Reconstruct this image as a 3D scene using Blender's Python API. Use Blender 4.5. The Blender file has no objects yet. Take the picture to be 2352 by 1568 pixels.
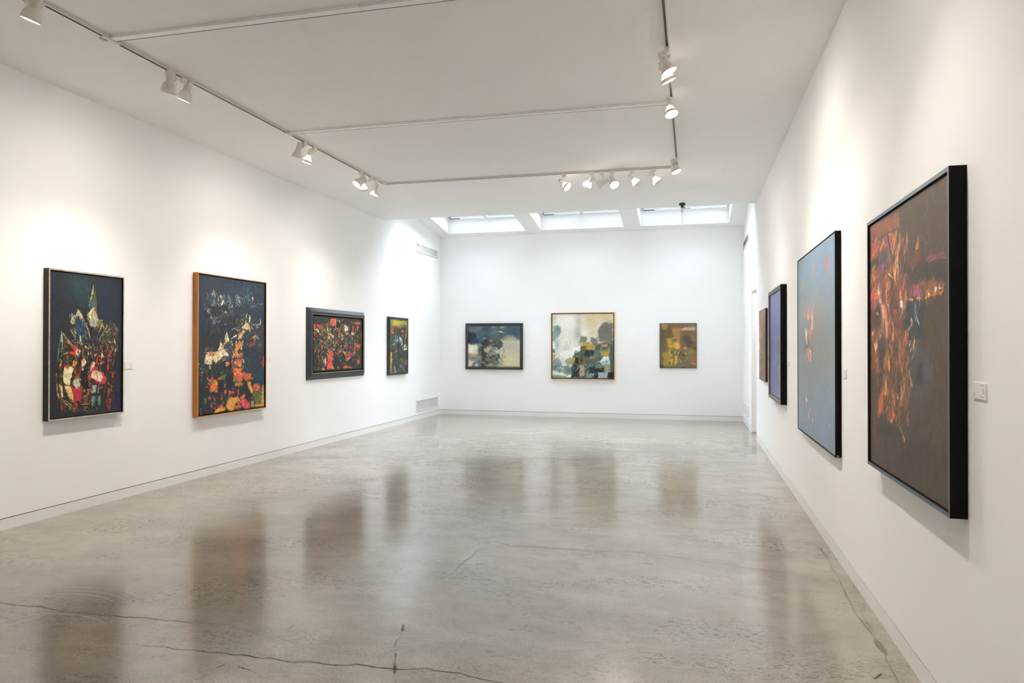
TINT = .14
import bpy, bmesh, math, random
import numpy as np
from mathutils import Vector, Matrix, Euler

S = bpy.context.scene
COL = S.collection
PI = math.pi
# ---------------------------------------------------------------- room measures (metres, z up, y = depth of the gallery)
XL, XR = -5.445, 0.990          # side walls
YB = 15.08                      # end wall
YE = 12.06                      # where the flat ceiling stops and the skylight bay begins
YF = -4.0                       # wall behind the viewer
H = 3.79                        # flat ceiling
HB, KS = 3.92, 0.14             # shed ceiling: height at the end wall, rise per metre
def shed(y): return HB + KS*(YB-y)

# ---------------------------------------------------------------- helpers
def link(o, parent=None):
    COL.objects.link(o)
    if parent is not None: o.parent = parent
    return o
def tag(o, label=None, cat=None, group=None, kind=None):
    if label: o['label'] = label
    if cat: o['category'] = cat
    if group: o['group'] = group
    if kind: o['kind'] = kind
    return o
def empty(name, loc, rotz=0.0):
    o = bpy.data.objects.new(name, None); o.empty_display_size = 0.1
    o.location = loc; o.rotation_euler = (0, 0, rotz)
    return link(o)
class MB:
    """collects shapes, builds ONE mesh object"""
    def __init__(s): s.v = []; s.f = []; s.m = []; s.sm = []
    def add(s, vs, fs, mi=0, smooth=False):
        b = len(s.v); s.v += [tuple(v) for v in vs]
        for f in fs: s.f.append(tuple(b+i for i in f)); s.m.append(mi); s.sm.append(smooth)
    def box(s, x0, x1, y0, y1, z0, z1, mi=0):
        s.add([(x0,y0,z0),(x1,y0,z0),(x1,y1,z0),(x0,y1,z0),(x0,y0,z1),(x1,y0,z1),(x1,y1,z1),(x0,y1,z1)],
              [(0,3,2,1),(4,5,6,7),(0,1,5,4),(1,2,6,5),(2,3,7,6),(3,0,4,7)], mi)
    def shedbox(s, x0, x1, y0, y1, t, mi=0):
        a, b = shed(y0), shed(y1)
        s.add([(x0,y0,a),(x1,y0,a),(x1,y1,b),(x0,y1,b),(x0,y0,a+t),(x1,y0,a+t),(x1,y1,b+t),(x0,y1,b+t)],
              [(0,3,2,1),(4,5,6,7),(0,1,5,4),(1,2,6,5),(2,3,7,6),(3,0,4,7)], mi)
    def lathe(s, prof, n=28, M=None, mi=0, smooth=True, caps=True):
        M = M or Matrix.Identity(4)
        vs = [M @ Vector((r*math.cos(2*PI*k/n), r*math.sin(2*PI*k/n), z)) for r, z in prof for k in range(n)]
        fs = [(i*n+k, i*n+(k+1) % n, (i+1)*n+(k+1) % n, (i+1)*n+k) for i in range(len(prof)-1) for k in range(n)]
        s.add(vs, fs, mi, smooth)
        if caps:
            s.add(vs[:n], [tuple(range(n))[::-1]], mi); s.add(vs[-n:], [tuple(range(n))], mi)
    def tube(s, a, b, r, n=12, mi=0, r2=None):
        a, b = Vector(a), Vector(b); d = b-a
        q = d.to_track_quat('Z', 'Y').to_matrix().to_4x4(); q.translation = a
        s.lathe([(r, 0), (r2 or r, d.length)], n, q, mi)
    def ring(s, w, h, prof, mats, x0=0, z0=0):
        """mitred rectangular moulding; prof = [(inset from outer edge, height above the wall)]; local -y faces the viewer"""
        vs = []
        for i, d in prof:
            vs += [(x0-w/2+i, -d, z0-h/2+i), (x0+w/2-i, -d, z0-h/2+i), (x0+w/2-i, -d, z0+h/2-i), (x0-w/2+i, -d, z0+h/2-i)]
        for j in range(len(prof)-1):
            for k in range(4):
                s.add([vs[j*4+k], vs[j*4+(k+1) % 4], vs[(j+1)*4+(k+1) % 4], vs[(j+1)*4+k]], [(0,1,2,3)], mats[j])
    def build(s, name, mats, parent=None, loc=None, weld=0.0):
        me = bpy.data.meshes.new(name); me.from_pydata(s.v, [], s.f)
        for m in (mats if isinstance(mats, (list, tuple)) else [mats]): me.materials.append(m)
        for p, mi, sm in zip(me.polygons, s.m, s.sm): p.material_index = mi; p.use_smooth = sm
        if weld:
            bm = bmesh.new(); bm.from_mesh(me); bmesh.ops.remove_doubles(bm, verts=bm.verts, dist=weld)
            bmesh.ops.recalc_face_normals(bm, faces=bm.faces); bm.to_mesh(me); bm.free()
        me.update()
        o = bpy.data.objects.new(name, me)
        if loc: o.location = loc
        return link(o, parent)

# ---------------------------------------------------------------- materials
def lin(c):
    return c/12.92 if c <= 0.04045 else ((c+0.055)/1.055)**2.4
def hexc(h): return tuple(lin(int(h[i:i+2], 16)/255) for i in (0, 2, 4)) + (1,)
def mat(name, col, rough=0.5, spec=0.5, metal=0.0, noise=None, bump=None, coat=0.0):
    m = bpy.data.materials.new(name); m.use_nodes = True
    nt = m.node_tree; b = nt.nodes['Principled BSDF']
    b.inputs['Base Color'].default_value = hexc(col) if isinstance(col, str) else col
    b.inputs['Roughness'].default_value = rough; b.inputs['Metallic'].default_value = metal
    b.inputs['Specular IOR Level'].default_value = spec; b.inputs['Coat Weight'].default_value = coat
    if noise:
        c2, sc, det = noise
        tc = nt.nodes.new('ShaderNodeTexCoord'); n = nt.nodes.new('ShaderNodeTexNoise')
        mp = nt.nodes.new('ShaderNodeMapping'); mp.inputs['Scale'].default_value = sc
        n.inputs['Detail'].default_value = det; n.inputs['Scale'].default_value = 1
        r = nt.nodes.new('ShaderNodeValToRGB'); r.color_ramp.elements[0].position = .35; r.color_ramp.elements[1].position = .65
        r.color_ramp.elements[0].color = hexc(col); r.color_ramp.elements[1].color = hexc(c2)
        nt.links.new(tc.outputs['Object'], mp.inputs[0]); nt.links.new(mp.outputs[0], n.inputs['Vector'])
        nt.links.new(n.outputs['Fac'], r.inputs[0]); nt.links.new(r.outputs[0], b.inputs['Base Color'])
    if bump:
        sc, st = bump
        tc = nt.nodes.new('ShaderNodeTexCoord'); n = nt.nodes.new('ShaderNodeTexNoise')
        n.inputs['Scale'].default_value = sc; n.inputs['Detail'].default_value = 3
        bp = nt.nodes.new('ShaderNodeBump'); bp.inputs['Strength'].default_value = st; bp.inputs['Distance'].default_value = .01
        nt.links.new(tc.outputs['Object'], n.inputs['Vector']); nt.links.new(n.outputs['Fac'], bp.inputs['Height'])
        nt.links.new(bp.outputs[0], b.inputs['Normal'])
    return m
def emis(name, col, st):
    m = bpy.data.materials.new(name); m.use_nodes = True; nt = m.node_tree
    e = nt.nodes.new('ShaderNodeEmission'); e.inputs[0].default_value = col; e.inputs[1].default_value = st
    nt.links.new(e.outputs[0], nt.nodes['Material Output'].inputs[0]); nt.nodes.remove(nt.nodes['Principled BSDF'])
    return m
M = {}
M['wall'] = mat('wall_paint', (.93, .93, .925, 1), .75, .25)
M['ceil'] = mat('ceiling_paint', (.915, .91, .90, 1), .85, .2, bump=(1.6, .12))
M['trim'] = mat('trim_paint', (.84, .835, .82, 1), .45, .4)
M['gap'] = mat('reveal_shadow_gap', (.25, .23, .21, 1), .9, .1)
M['white_metal'] = mat('cream_powder_coat', (.86, .83, .77, 1), .38, .5)
M['track'] = mat('track_enamel', (.72, .70, .66, 1), .3, .5)
M['slot'] = mat('track_slot_dark', (.13, .125, .115, 1), .3, .6)
M['raceshade'] = mat('raceway_shadow_paint', (.13, .12, .11, 1), .8, .2)
M['alu'] = mat('raceway_enamel', (.93, .94, .95, 1), .32, .5, noise=None)
M['vent'] = mat('vent_enamel', (.82, .82, .82, 1), .4, .5)
M['ventdark'] = mat('vent_inside', (.26, .265, .27, 1), .8, .2)
M['black_plastic'] = mat('black_plastic', (.02, .022, .026, 1), .35, .5)
M['grey_metal'] = mat('grey_metal', (.35, .36, .37, 1), .4, .5, .6)
M['glass_tube'] = mat('frosted_tube', (.75, .77, .78, 1), .25, .5)
M['bulb_on'] = emis('lamp_face_lit', (1, .93, .80, 1), 9.0)
M['bulb_glass'] = emis('lamp_glass_lit', (1, .90, .74, 1), 2.2)
M['bulb_off'] = mat('lamp_face_dim', (.75, .68, .55, 1), .3, .5)
M['card'] = mat('label_card', (.91, .905, .89, 1), .5, .3)
M['ink'] = mat('label_ink', (.50, .49, .47, 1), .7, .2)
M['door'] = mat('door_paint', (.80, .80, .80, 1), .5, .4)
M['sky_frame'] = mat('skylight_frame', (.8, .81, .83, 1), .35, .5)
M['gasket'] = mat('skylight_gasket', (.16, .17, .19, 1), .6, .3)
# thin clear glass: straight-through plus a faint reflection
g = bpy.data.materials.new('skylight_glass'); g.use_nodes = True; nt = g.node_tree
nt.nodes.remove(nt.nodes['Principled BSDF'])
tr = nt.nodes.new('ShaderNodeBsdfTransparent'); tr.inputs[0].default_value = (.95, .97, .98, 1)
gl = nt.nodes.new('ShaderNodeBsdfGlossy'); gl.inputs['Roughness'].default_value = .02
mx = nt.nodes.new('ShaderNodeMixShader'); fr = nt.nodes.new('ShaderNodeFresnel'); fr.inputs[0].default_value = 1.3
nt.links.new(fr.outputs[0], mx.inputs[0]); nt.links.new(tr.outputs[0], mx.inputs[1]); nt.links.new(gl.outputs[0], mx.inputs[2])
nt.links.new(mx.outputs[0], nt.nodes['Material Output'].inputs[0]); M['glass'] = g

t_ = bpy.data.materials.new('fill_window_glass'); t_.use_nodes = True; nt = t_.node_tree; nt.nodes.remove(nt.nodes['Principled BSDF'])
tr = nt.nodes.new('ShaderNodeBsdfTransparent'); tr.inputs[0].default_value = (TINT, TINT*.96, TINT*.90, 1)
nt.links.new(tr.outputs[0], nt.nodes['Material Output'].inputs[0]); M['tint'] = t_
# polished concrete
def concrete():
    m = bpy.data.materials.new('polished_concrete'); m.use_nodes = True; nt = m.node_tree; N = nt.nodes.new; L = nt.links.new
    b = nt.nodes['Principled BSDF']
    tc = N('ShaderNodeTexCoord')
    def noise(scale, detail, rough=.55, dist=0, rot=0, loc=(0, 0, 0)):
        mp = N('ShaderNodeMapping'); mp.inputs['Scale'].default_value = scale; mp.inputs['Rotation'].default_value = (0, 0, rot)
        mp.inputs['Location'].default_value = loc
        n = N('ShaderNodeTexNoise'); n.inputs['Scale'].default_value = 1; n.inputs['Detail'].default_value = detail
        n.inputs['Roughness'].default_value = rough; n.inputs['Distortion'].default_value = dist
        L(tc.outputs['Object'], mp.inputs[0]); L(mp.outputs[0], n.inputs['Vector']); return n.outputs['Fac']
    def ramp(fac, p0, c0, p1, c1):
        r = N('ShaderNodeValToRGB'); e = r.color_ramp.elements
        e[0].position = p0; e[1].position = p1; e[0].color = c0; e[1].color = c1; L(fac, r.inputs[0]); return r.outputs[0]
    def mix(kind, fac, a, c):
        x = N('ShaderNodeMix'); x.data_type = 'RGBA'; x.blend_type = kind
        if isinstance(fac, float): x.inputs[0].default_value = fac
        else: L(fac, x.inputs[0])
        L(a, x.inputs[6])
        if isinstance(c, tuple): x.inputs[7].default_value = c
        else: L(c, x.inputs[7])
        return x.outputs[2]
    W1 = (1, 1, 1, 1); B0 = (0, 0, 0, 1)
    base = ramp(noise((.55, .8, 1), 4), .30, (.33, .295, .24, 1), .70, (.45, .41, .345, 1))
    # cloudy cement blotches, trowel drag, fine sand grain
    st = ramp(noise((2.6, 4.4, 1), 6, .74, .7, .28), .30, (.75, .75, .74, 1), .60, W1)
    c = mix('MULTIPLY', .9, base, st)
    cl = ramp(noise((.9, 1.3, 1), 4, .6, .8, 0, (7, 2, 0)), .33, (.80, .79, .77, 1), .62, W1)
    c = mix('MULTIPLY', .8, c, cl)
    sm = ramp(noise((85, 110, 1), 3, .8, .2, .2), .36, (.72, .71, .69, 1), .54, W1)
    c = mix('MULTIPLY', .9, c, sm)
    # worn, pitted patches and brownish stains
    patch = ramp(noise((1.0, 1.6, 1), 4, .6, .4, 0, (3.1, 1.7, 0)), .48, B0, .62, W1)
    pit = ramp(noise((26, 34, 1), 4, .8, 1.0, .5), .50, B0, .60, W1)
    pp = mix('MULTIPLY', 1.0, patch, pit)
    c = mix('MIX', pp, c, (.15, .135, .11, 1))
    sn = ramp(noise((3.4, 6.5, 1), 4, .7, .9, .3, (5, 11, 0)), .60, B0, .74, (.6, .6, .6, 1))
    c = mix('MIX', sn, c, (.20, .165, .12, 1))
    # small dark specks
    v = N('ShaderNodeTexVoronoi'); v.inputs['Scale'].default_value = 9.0
    mp = N('ShaderNodeMapping'); mp.inputs['Scale'].default_value = (1, 2.0, 1); mp.inputs['Rotation'].default_value = (0, 0, .4)
    dn = N('ShaderNodeTexNoise'); dn.inputs['Scale'].default_value = 25
    L(tc.outputs['Object'], mp.inputs[0]); L(mp.outputs[0], v.inputs['Vector'])
    sp = ramp(v.outputs['Distance'], .03, W1, .075, B0)
    gate = ramp(v.outputs['Color'], .50, B0, .54, W1)
    c = mix('MIX', mix('MULTIPLY', 1.0, sp, gate), c, (.10, .09, .075, 1))
    # broad light haze of old polish
    hz = ramp(noise((.9, .35, 1), 3, .5, .4, .1, (9, 4, 0)), .45, B0, .75, (.6, .6, .6, 1))
    c = mix('MIX', mix('MULTIPLY', 1.0, hz, hz), c, (.40, .365, .305, 1))
    L(c, b.inputs['Base Color'])
    rr = N('ShaderNodeMapRange'); rr.inputs['To Min'].default_value = .13; rr.inputs['To Max'].default_value = .21
    L(noise((9, 12, 1), 5, .75, .2, .25), rr.inputs[0]); L(rr.outputs[0], b.inputs['Roughness'])
    b.inputs['Specular IOR Level'].default_value = 1.0; b.inputs['IOR'].default_value = 1.8
    bp = N('ShaderNodeBump'); bp.inputs['Strength'].default_value = .02; bp.inputs['Distance'].default_value = .002
    L(noise((1.6, 2.2, 1), 1), bp.inputs['Height']); L(bp.outputs[0], b.inputs['Normal'])
    return m
M['floor'] = concrete()
M['crack'] = mat('crack_dark', (.085, .075, .06, 1), .8, .2)
M['residue'] = mat('tape_residue', (.20, .18, .145, 1), .6, .3)
M['hairline'] = mat('hairline_crack', (.17, .155, .13, 1), .6, .3)
M['wax'] = mat('wax_arc', (.36, .33, .28, 1), .35, .5)

# ---------------------------------------------------------------- camera
cam = bpy.data.cameras.new('camera'); co = bpy.data.objects.new('camera', cam); COL.objects.link(co)
Rv = Vector((.9697979, .2439090, .00080)); Uv = Vector((.00085838, -.00669272, .99997724)); Fv = Vector((-.2439089, .9697750, .00669995))
mw = Matrix((Rv, Uv, -Fv)).transposed().to_4x4(); mw.translation = (0, 0, 1.5); co.matrix_world = mw
cam.sensor_width = 36; cam.lens = 1648.94/2352*36; cam.clip_start = .05; cam.clip_end = 200
S.camera = co

# ---------------------------------------------------------------- the room
def struct(name, mb, m, parent=None):
    o = mb.build(name, m, parent)
    if parent is None: o['kind'] = 'structure'
    return o
T = .16
# floor with its cracks, tape residue and scuffs
fm = MB(); fm.box(XL-T, XR+2.2, YF-T, YB+T, -.12, 0, 0)
rnd = random.Random(4)
def strip(pts, w, z, mi, wob=.35, step=.05, taper=True, drift=0.0):
    P = []
    for a, b in zip(pts[:-1], pts[1:]):
        L_ = math.dist(a, b); n = max(1, int(L_/step))
        for i in range(n): P.append((a[0]+(b[0]-a[0])*i/n+rnd.gauss(0, drift), a[1]+(b[1]-a[1])*i/n+rnd.gauss(0, drift)))
    P.append(pts[-1]); vs = []; n = len(P)
    for i, p in enumerate(P):
        q0, q1 = P[max(0, i-1)], P[min(n-1, i+1)]; t = Vector((q1[0]-q0[0], q1[1]-q0[1])); t = t.normalized() if t.length else Vector((1, 0))
        e = min(1, 4*(i+.3)/n, 4*(n-i-.7)/n) if taper else 1
        ww = w*(1+wob*rnd.uniform(-1, 1))*max(.25, e)/2
        vs += [(p[0]-t.y*ww, p[1]+t.x*ww, z), (p[0]+t.y*ww, p[1]-t.x*ww, z)]
    fm.add(vs, [(2*i, 2*i+1, 2*i+3, 2*i+2) for i in range(n-1)], mi)
CR = {
"c1": [(-4.9,3.5),(-4.3,3.42),(-3.933,3.355),(-3.817,3.338),(-3.724,3.340),(-3.653,3.358),(-3.570,3.344),(-3.521,3.338),(-3.420,3.319),(-3.337,3.337),(-3.258,3.330),(-3.144,3.335),(-3.044,3.343),(-2.952,3.360),(-2.862,3.356),(-2.726,3.364),(-2.635,3.357),(-2.472,3.386),(-2.407,3.385),(-2.297,3.342)],
"c2": [(-2.955,3.047),(-2.848,3.041),(-2.739,3.049),(-2.626,3.050),(-2.555,3.059),(-2.478,3.049),(-2.386,3.062),(-2.309,3.059),(-2.239,3.068),(-2.178,3.063),(-2.087,3.072),(-2.014,3.061),(-1.970,3.079),(-1.867,3.055),(-1.771,3.092),(-1.664,3.080),(-1.570,3.094),(-1.544,3.117),(-1.426,3.107),(-1.325,3.114),(-1.259,3.133),(-1.209,3.157),(-1.132,3.144),(-1.047,3.148),(-0.954,3.123),(-0.837,3.104),(-.6,3.05),(-.2,2.98)],
"c3": [(-1.950,5.506),(-1.761,5.471),(-1.550,5.352),(-1.394,5.290),(-1.338,5.243),(-1.236,5.239),(-1.094,5.275),(-1.007,5.255),(-0.879,5.270),(-0.765,5.264),(-0.591,5.280),(-0.404,5.316),(-0.215,5.262),(-0.109,5.257),(-0.003,5.208),(0.143,5.193),(0.257,5.140),(0.369,5.119),(0.531,5.078),(0.721,5.074),(0.884,5.097),(0.976,5.093)]}
HC = {
"c3": [(-5.216,5.226),(-5.077,5.179),(-4.719,5.134),(-4.380,5.197),(-4.312,5.168),(-3.901,5.212),(-3.552,5.401),(-3.206,5.512),(-2.840,5.590),(-2.408,5.669),(-2.194,5.632),(-1.950,5.506)],
"c4": [(-1.526,5.269),(-1.530,5.122),(-1.530,4.895),(-1.551,4.721),(-1.547,4.632),(-1.512,4.397)],
"c5": [(-4.163,7.156),(-3.815,7.298),(-3.356,7.442),(-2.999,7.588),(-2.614,7.825),(-2.472,7.904),(-2.405,8.081),(-2.318,8.440),(-2.341,8.834),(-2.235,9.223),(-2.085,9.901)],
"c6": [(-5.155,5.968),(-4.611,6.127),(-3.952,6.153),(-3.558,6.116),(-3.348,6.131),(-3.147,6.107)],
"c7": [(-3.725,8.954),(-2.920,8.827),(-2.359,8.795)],
"c8": [(-0.339,7.733),(-0.091,7.564),(0.210,7.574),(0.464,7.595),(0.726,7.512),(0.940,7.443)],
"c9": [(0.716,4.774),(0.791,4.777),(0.860,4.811)],
"c10": [(-4.487,3.826),(-4.323,3.906),(-4.230,3.920),(-4.236,4.028),(-4.271,4.187)],
"c11": [(-1.274,6.052),(-0.680,6.079),(-0.109,6.105),(0.374,6.127),(0.959,6.069)]}
TP = {
"t1": [(0.921,5.930),(0.923,5.619),(0.915,5.400)],"t2": [(0.914,5.297),(0.915,5.152)],"t3": [(0.917,5.087),(0.909,4.873)],"t4": [(0.907,4.840),(0.896,4.638)],
"t5": [(0.897,4.608),(0.889,4.441)],"t6": [(0.890,4.400),(0.900,4.195),(0.914,4.051)],"t8": [(0.905,3.824),(0.899,3.748)],
"t9": [(0.897,3.710),(0.894,3.608),(0.892,3.529)],"t10": [(0.923,4.394),(0.919,4.263),(0.921,4.164)],"m1": [(-1.519,3.631),(-1.482,3.531)],"m2": [(-1.470,3.430),(-1.448,3.369)],
"m3": [(-1.411,3.283),(-1.382,3.209)],"m4": [(-1.372,3.183),(-1.317,3.048)],"m5": [(0.370,3.525),(0.381,3.438)],"m6": [(0.254,4.918),(0.299,4.769)]}
for k, p in CR.items(): strip(p, .0062, .0004, 1, .55, .025, True, .0022)
for k, p in HC.items(): strip(p, .0048, .0003, 3, .6, .04, True, .003)
for k, p in TP.items(): strip(p, .011 if k[0] == 'm' else .010, .0004, 2, .75, .012, True, .0012)
strip([(0.905,4.035),(0.911,3.93),(0.916,3.837)], .032, .0005, 2, .2, .02, True, .001)
# curved trowel arcs in the concrete
for (cx, cy, r, a0, a1, dark) in ((-3.55,3.20,.62,.9,2.0,0),(-3.55,3.20,.55,.9,2.0,0),(-3.55,3.20,.48,.9,2.0,0),(-3.35,2.9,.50,1.0,2.2,0),
                                  (-.92,5.6,.95,-1.85,-1.35,1),(-.92,5.6,1.02,-1.8,-1.3,1),(-.92,5.6,.86,-1.8,-1.4,1)):
    strip([(cx+r*math.cos(a0+(a1-a0)*i/9), cy+r*.8*math.sin(a0+(a1-a0)*i/9)) for i in range(10)], .004, .0003, 3 if dark else 4, .7, .02)
for i in range(430):   # small scuffs and nicks
    x, y = rnd.uniform(-4.9, .8), rnd.uniform(2.9, 9.5)
    a = rnd.gauss(.25, .5) + (PI/2 if rnd.random() < .15 else 0); l = rnd.choice((.006, .008, .01, .012, .02, .03, .05, .09))
    strip([(x, y), (x+l*math.cos(a), y+l*math.sin(a))], rnd.uniform(.0035, .009), .00035, rnd.choice((1, 1, 3)), .5, .01)
floor = struct('floor', fm, [M['floor'], M['crack'], M['residue'], M['hairline'], M['wax']])

BH, GP = .089, .0075     # baseboard height, reveal above it
w = MB(); w.box(XL-T, XL, YF-T, YB+T, BH+GP, 5.2); struct('wall_left', w, M['wall'])
w = MB()
D0, D1, DH = 12.06, 13.09, 2.443
w.box(XR, XR+T, YF-T, D0, BH+GP, 5.2); w.box(XR, XR+T, D1, YB+T, BH+GP, 5.2); w.box(XR, XR+T, D0, D1, DH, 5.2)
struct('wall_right', w, M['wall'])
w = MB(); w.box(XL, XR, YB, YB+T, BH+GP, 5.2); struct('wall_back', w, M['wall'])
# wall behind the viewer, with an unseen glazed shopfront added as fill light
w = MB(); GX0, GX1, GZ1 = -4.6, .2, 2.9
w.box(XL, GX0, YF-T, YF, 0, 5.2); w.box(GX1, XR, YF-T, YF, 0, 5.2); w.box(GX0, GX1, YF-T, YF, GZ1, 5.2); w.box(GX0, GX1, YF-T, YF, 0, .12)
struct('wall_front', w, M['wall'])
f = MB()
for k in range(5): x = GX0+.03+(GX1-GX0-.06)*k/4; f.box(x-.03, x+.03, YF-.11, YF-.04, .12, GZ1)
f.box(GX0, GX1, YF-.11, YF-.04, .12, .18); f.box(GX0, GX1, YF-.11, YF-.04, GZ1-.06, GZ1)
wo = f.build('window_4', M['sky_frame']); wo['kind'] = 'structure'
gg = MB(); gg.box(GX0, GX1, YF-.08, YF-.074, .12, GZ1); gg.build('pane', M['tint'], wo)
la = bpy.data.lights.new('portal', 'AREA'); la.shape = 'RECTANGLE'; la.size = GX1-GX0; la.size_y = GZ1-.12; la.cycles.is_portal = True
lo = bpy.data.objects.new('sky_portal', la); lo.location = ((GX0+GX1)/2, YF-.13, (GZ1+.12)/2); lo.rotation_euler = (-PI/2, 0, 0)
lo.rotation_euler = (PI/2, 0, PI); link(lo, wo)
def base(name, boxes):
    m_ = MB()
    for (x0, x1, y0, y1, nx, ny) in boxes:
        m_.box(x0, x1, y0, y1, 0, BH)
        # recessed reveal strip behind the gap
        m_.box(x0-nx*.012 if nx else x0, x1-nx*.012 if nx else x1, y0-ny*.012 if ny else y0, y1-ny*.012 if ny else y1, BH-.01, BH+GP+.01, 1)
    struct(name, m_, [M['trim'], M['gap']])
base('baseboard_left', [(XL-T, XL, YF-T, YB+T, 1, 0)])
base('baseboard_right', [(XR, XR+T, YF-T, D0, -1, 0), (XR, XR+T, D1, YB+T, -1, 0)])
base('baseboard_back', [(XL, XR, YB, YB+T, 0, -1)])
# corridor behind the doorway
w = MB(); w.box(XR+T, XR+2.2, D0-1.2, D0-1.1, 0, 2.9); w.box(XR+T, XR+2.2, YB, YB+T, 0, 2.9); w.box(XR+2.1, XR+2.2, D0-1.1, YB, 0, 2.9); w.box(XR+T, XR+2.2, D0-1.2, YB+T, 2.8, 2.9)
struct('wall_corridor', w, M['wall'])
dr = MB(); dr.box(XR+.004, XR+.90, D1-.045, D1-.004, .028, DH-.006)
d = struct('door_1', dr, M['door'])
lp = MB(); lp.lathe([(.001,0),(.09,0),(.10,-.02),(.09,-.06),(.05,-.08),(.001,-.085)], 24, Matrix.Translation((XR+1.1, 12.55, 2.8)))
lo = lp.build('corridor_fill_lamp', M['bulb_glass']); tag(lo, 'unseen round corridor lamp added to brighten the doorway in the right wall', 'lamp')
la = bpy.data.lights.new('corridor_fill_light', 'POINT'); la.energy = 38; la.color = (1, .97, .93); la.shadow_soft_size = .12  # unseen lamp added to brighten the open door and jamb
ob = bpy.data.objects.new('corridor_fill_light', la); ob.location = (XR+1.1, 12.55, 2.55); link(ob)
hb = MB(); hb.tube((XR+.84, D1-.045, 1.02), (XR+.84, D1-.095, 1.02), .009); hb.tube((XR+.84, D1-.09, 1.02), (XR+.73, D1-.09, 1.02), .009)
hb.build('handle', M['grey_metal'], d)

c = MB(); c.box(XL-T, XR+T, YF-T, YE, H, H+.25)
c.box(XL-T, XR+T, YE-.12, YE, H+.25, 5.2)
struct('ceiling', c, M['ceil'])
# shed ceiling with three deep light wells
WX = [(-5.163, -3.432), (-3.097, -1.364), (-1.023, .706)]; WY = (12.72, 14.845); WD = .30
c = MB(); xs = [XL-T] + [v for p in WX for v in p] + [XR+T]
for i in range(0, 8, 2): c.shedbox(xs[i], xs[i+1], YE-.02, YB+T, WD)
for a, b in WX: c.shedbox(a, b, YE-.02, WY[0], WD); c.shedbox(a, b, WY[1], YB+T, WD)
struct('ceiling_skylight_bay', c, M['wall'])
for i, (a, b) in enumerate(WX):
    f = MB(); t = .05; y0, y1 = WY
    def sb(x0, x1, ya, yb, z0, z1, mi=0):
        zz = lambda y: shed(y)+WD
        f.add([(x0,ya,zz(ya)+z0),(x1,ya,zz(ya)+z0),(x1,yb,zz(yb)+z0),(x0,yb,zz(yb)+z0),(x0,ya,zz(ya)+z1),(x1,ya,zz(ya)+z1),(x1,yb,zz(yb)+z1),(x0,yb,zz(yb)+z1)],
              [(0,3,2,1),(4,5,6,7),(0,1,5,4),(1,2,6,5),(2,3,7,6),(3,0,4,7)], mi)
    sb(a-.06, a+t, y0-.06, y1+.06, .001, .07); sb(b-t, b+.06, y0-.06, y1+.06, .001, .07)
    sb(a+t, b-t, y0-.06, y0+t, .001, .07); sb(a+t, b-t, y1-t*.6, y1+.06, .001, .07)
    mx_ = (a+b)/2
    sb(mx_-.03, mx_+.03, y0+t, y1-t*.6, .001, .07)
    sb(a+t, a+t+.008, y0+t, y1-t*.6, .0, .06, 1); sb(a+t, a+t+.22, y1-t*.6-.006, y1-t*.6, .0, .02, 1)
    wo = f.build('window_%d' % (i+1), [M['sky_frame'], M['gasket']]); wo['kind'] = 'structure'
    gg = MB()
    for p, q in ((a+t, mx_-.03), (mx_+.03, b-t)):
        gg.add([(p, y0+t, shed(y0+t)+WD+.045), (q, y0+t, shed(y0+t)+WD+.045), (q, y1-t*.6, shed(y1-t*.6)+WD+.045), (p, y1-t*.6, shed(y1-t*.6)+WD+.045)], [(0, 1, 2, 3)])
        gg.add([(p, y0+t, shed(y0+t)+WD+.051), (q, y0+t, shed(y0+t)+WD+.051), (q, y1-t*.6, shed(y1-t*.6)+WD+.051), (p, y1-t*.6, shed(y1-t*.6)+WD+.051)], [(3, 2, 1, 0)])
    gg.build('pane', M['glass'], wo)
    # sampling portal at the glass (shapes no light of its own)
    la = bpy.data.lights.new('portal', 'AREA'); la.shape = 'RECTANGLE'; la.size = b-a; la.size_y = (WY[1]-WY[0])
    la.cycles.is_portal = True
    lo = bpy.data.objects.new('sky_portal', la); lo.location = ((a+b)/2, sum(WY)/2, shed(sum(WY)/2)+WD+.12)
    lo.rotation_euler = (-math.atan(KS), 0, 0); link(lo, wo)

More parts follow.
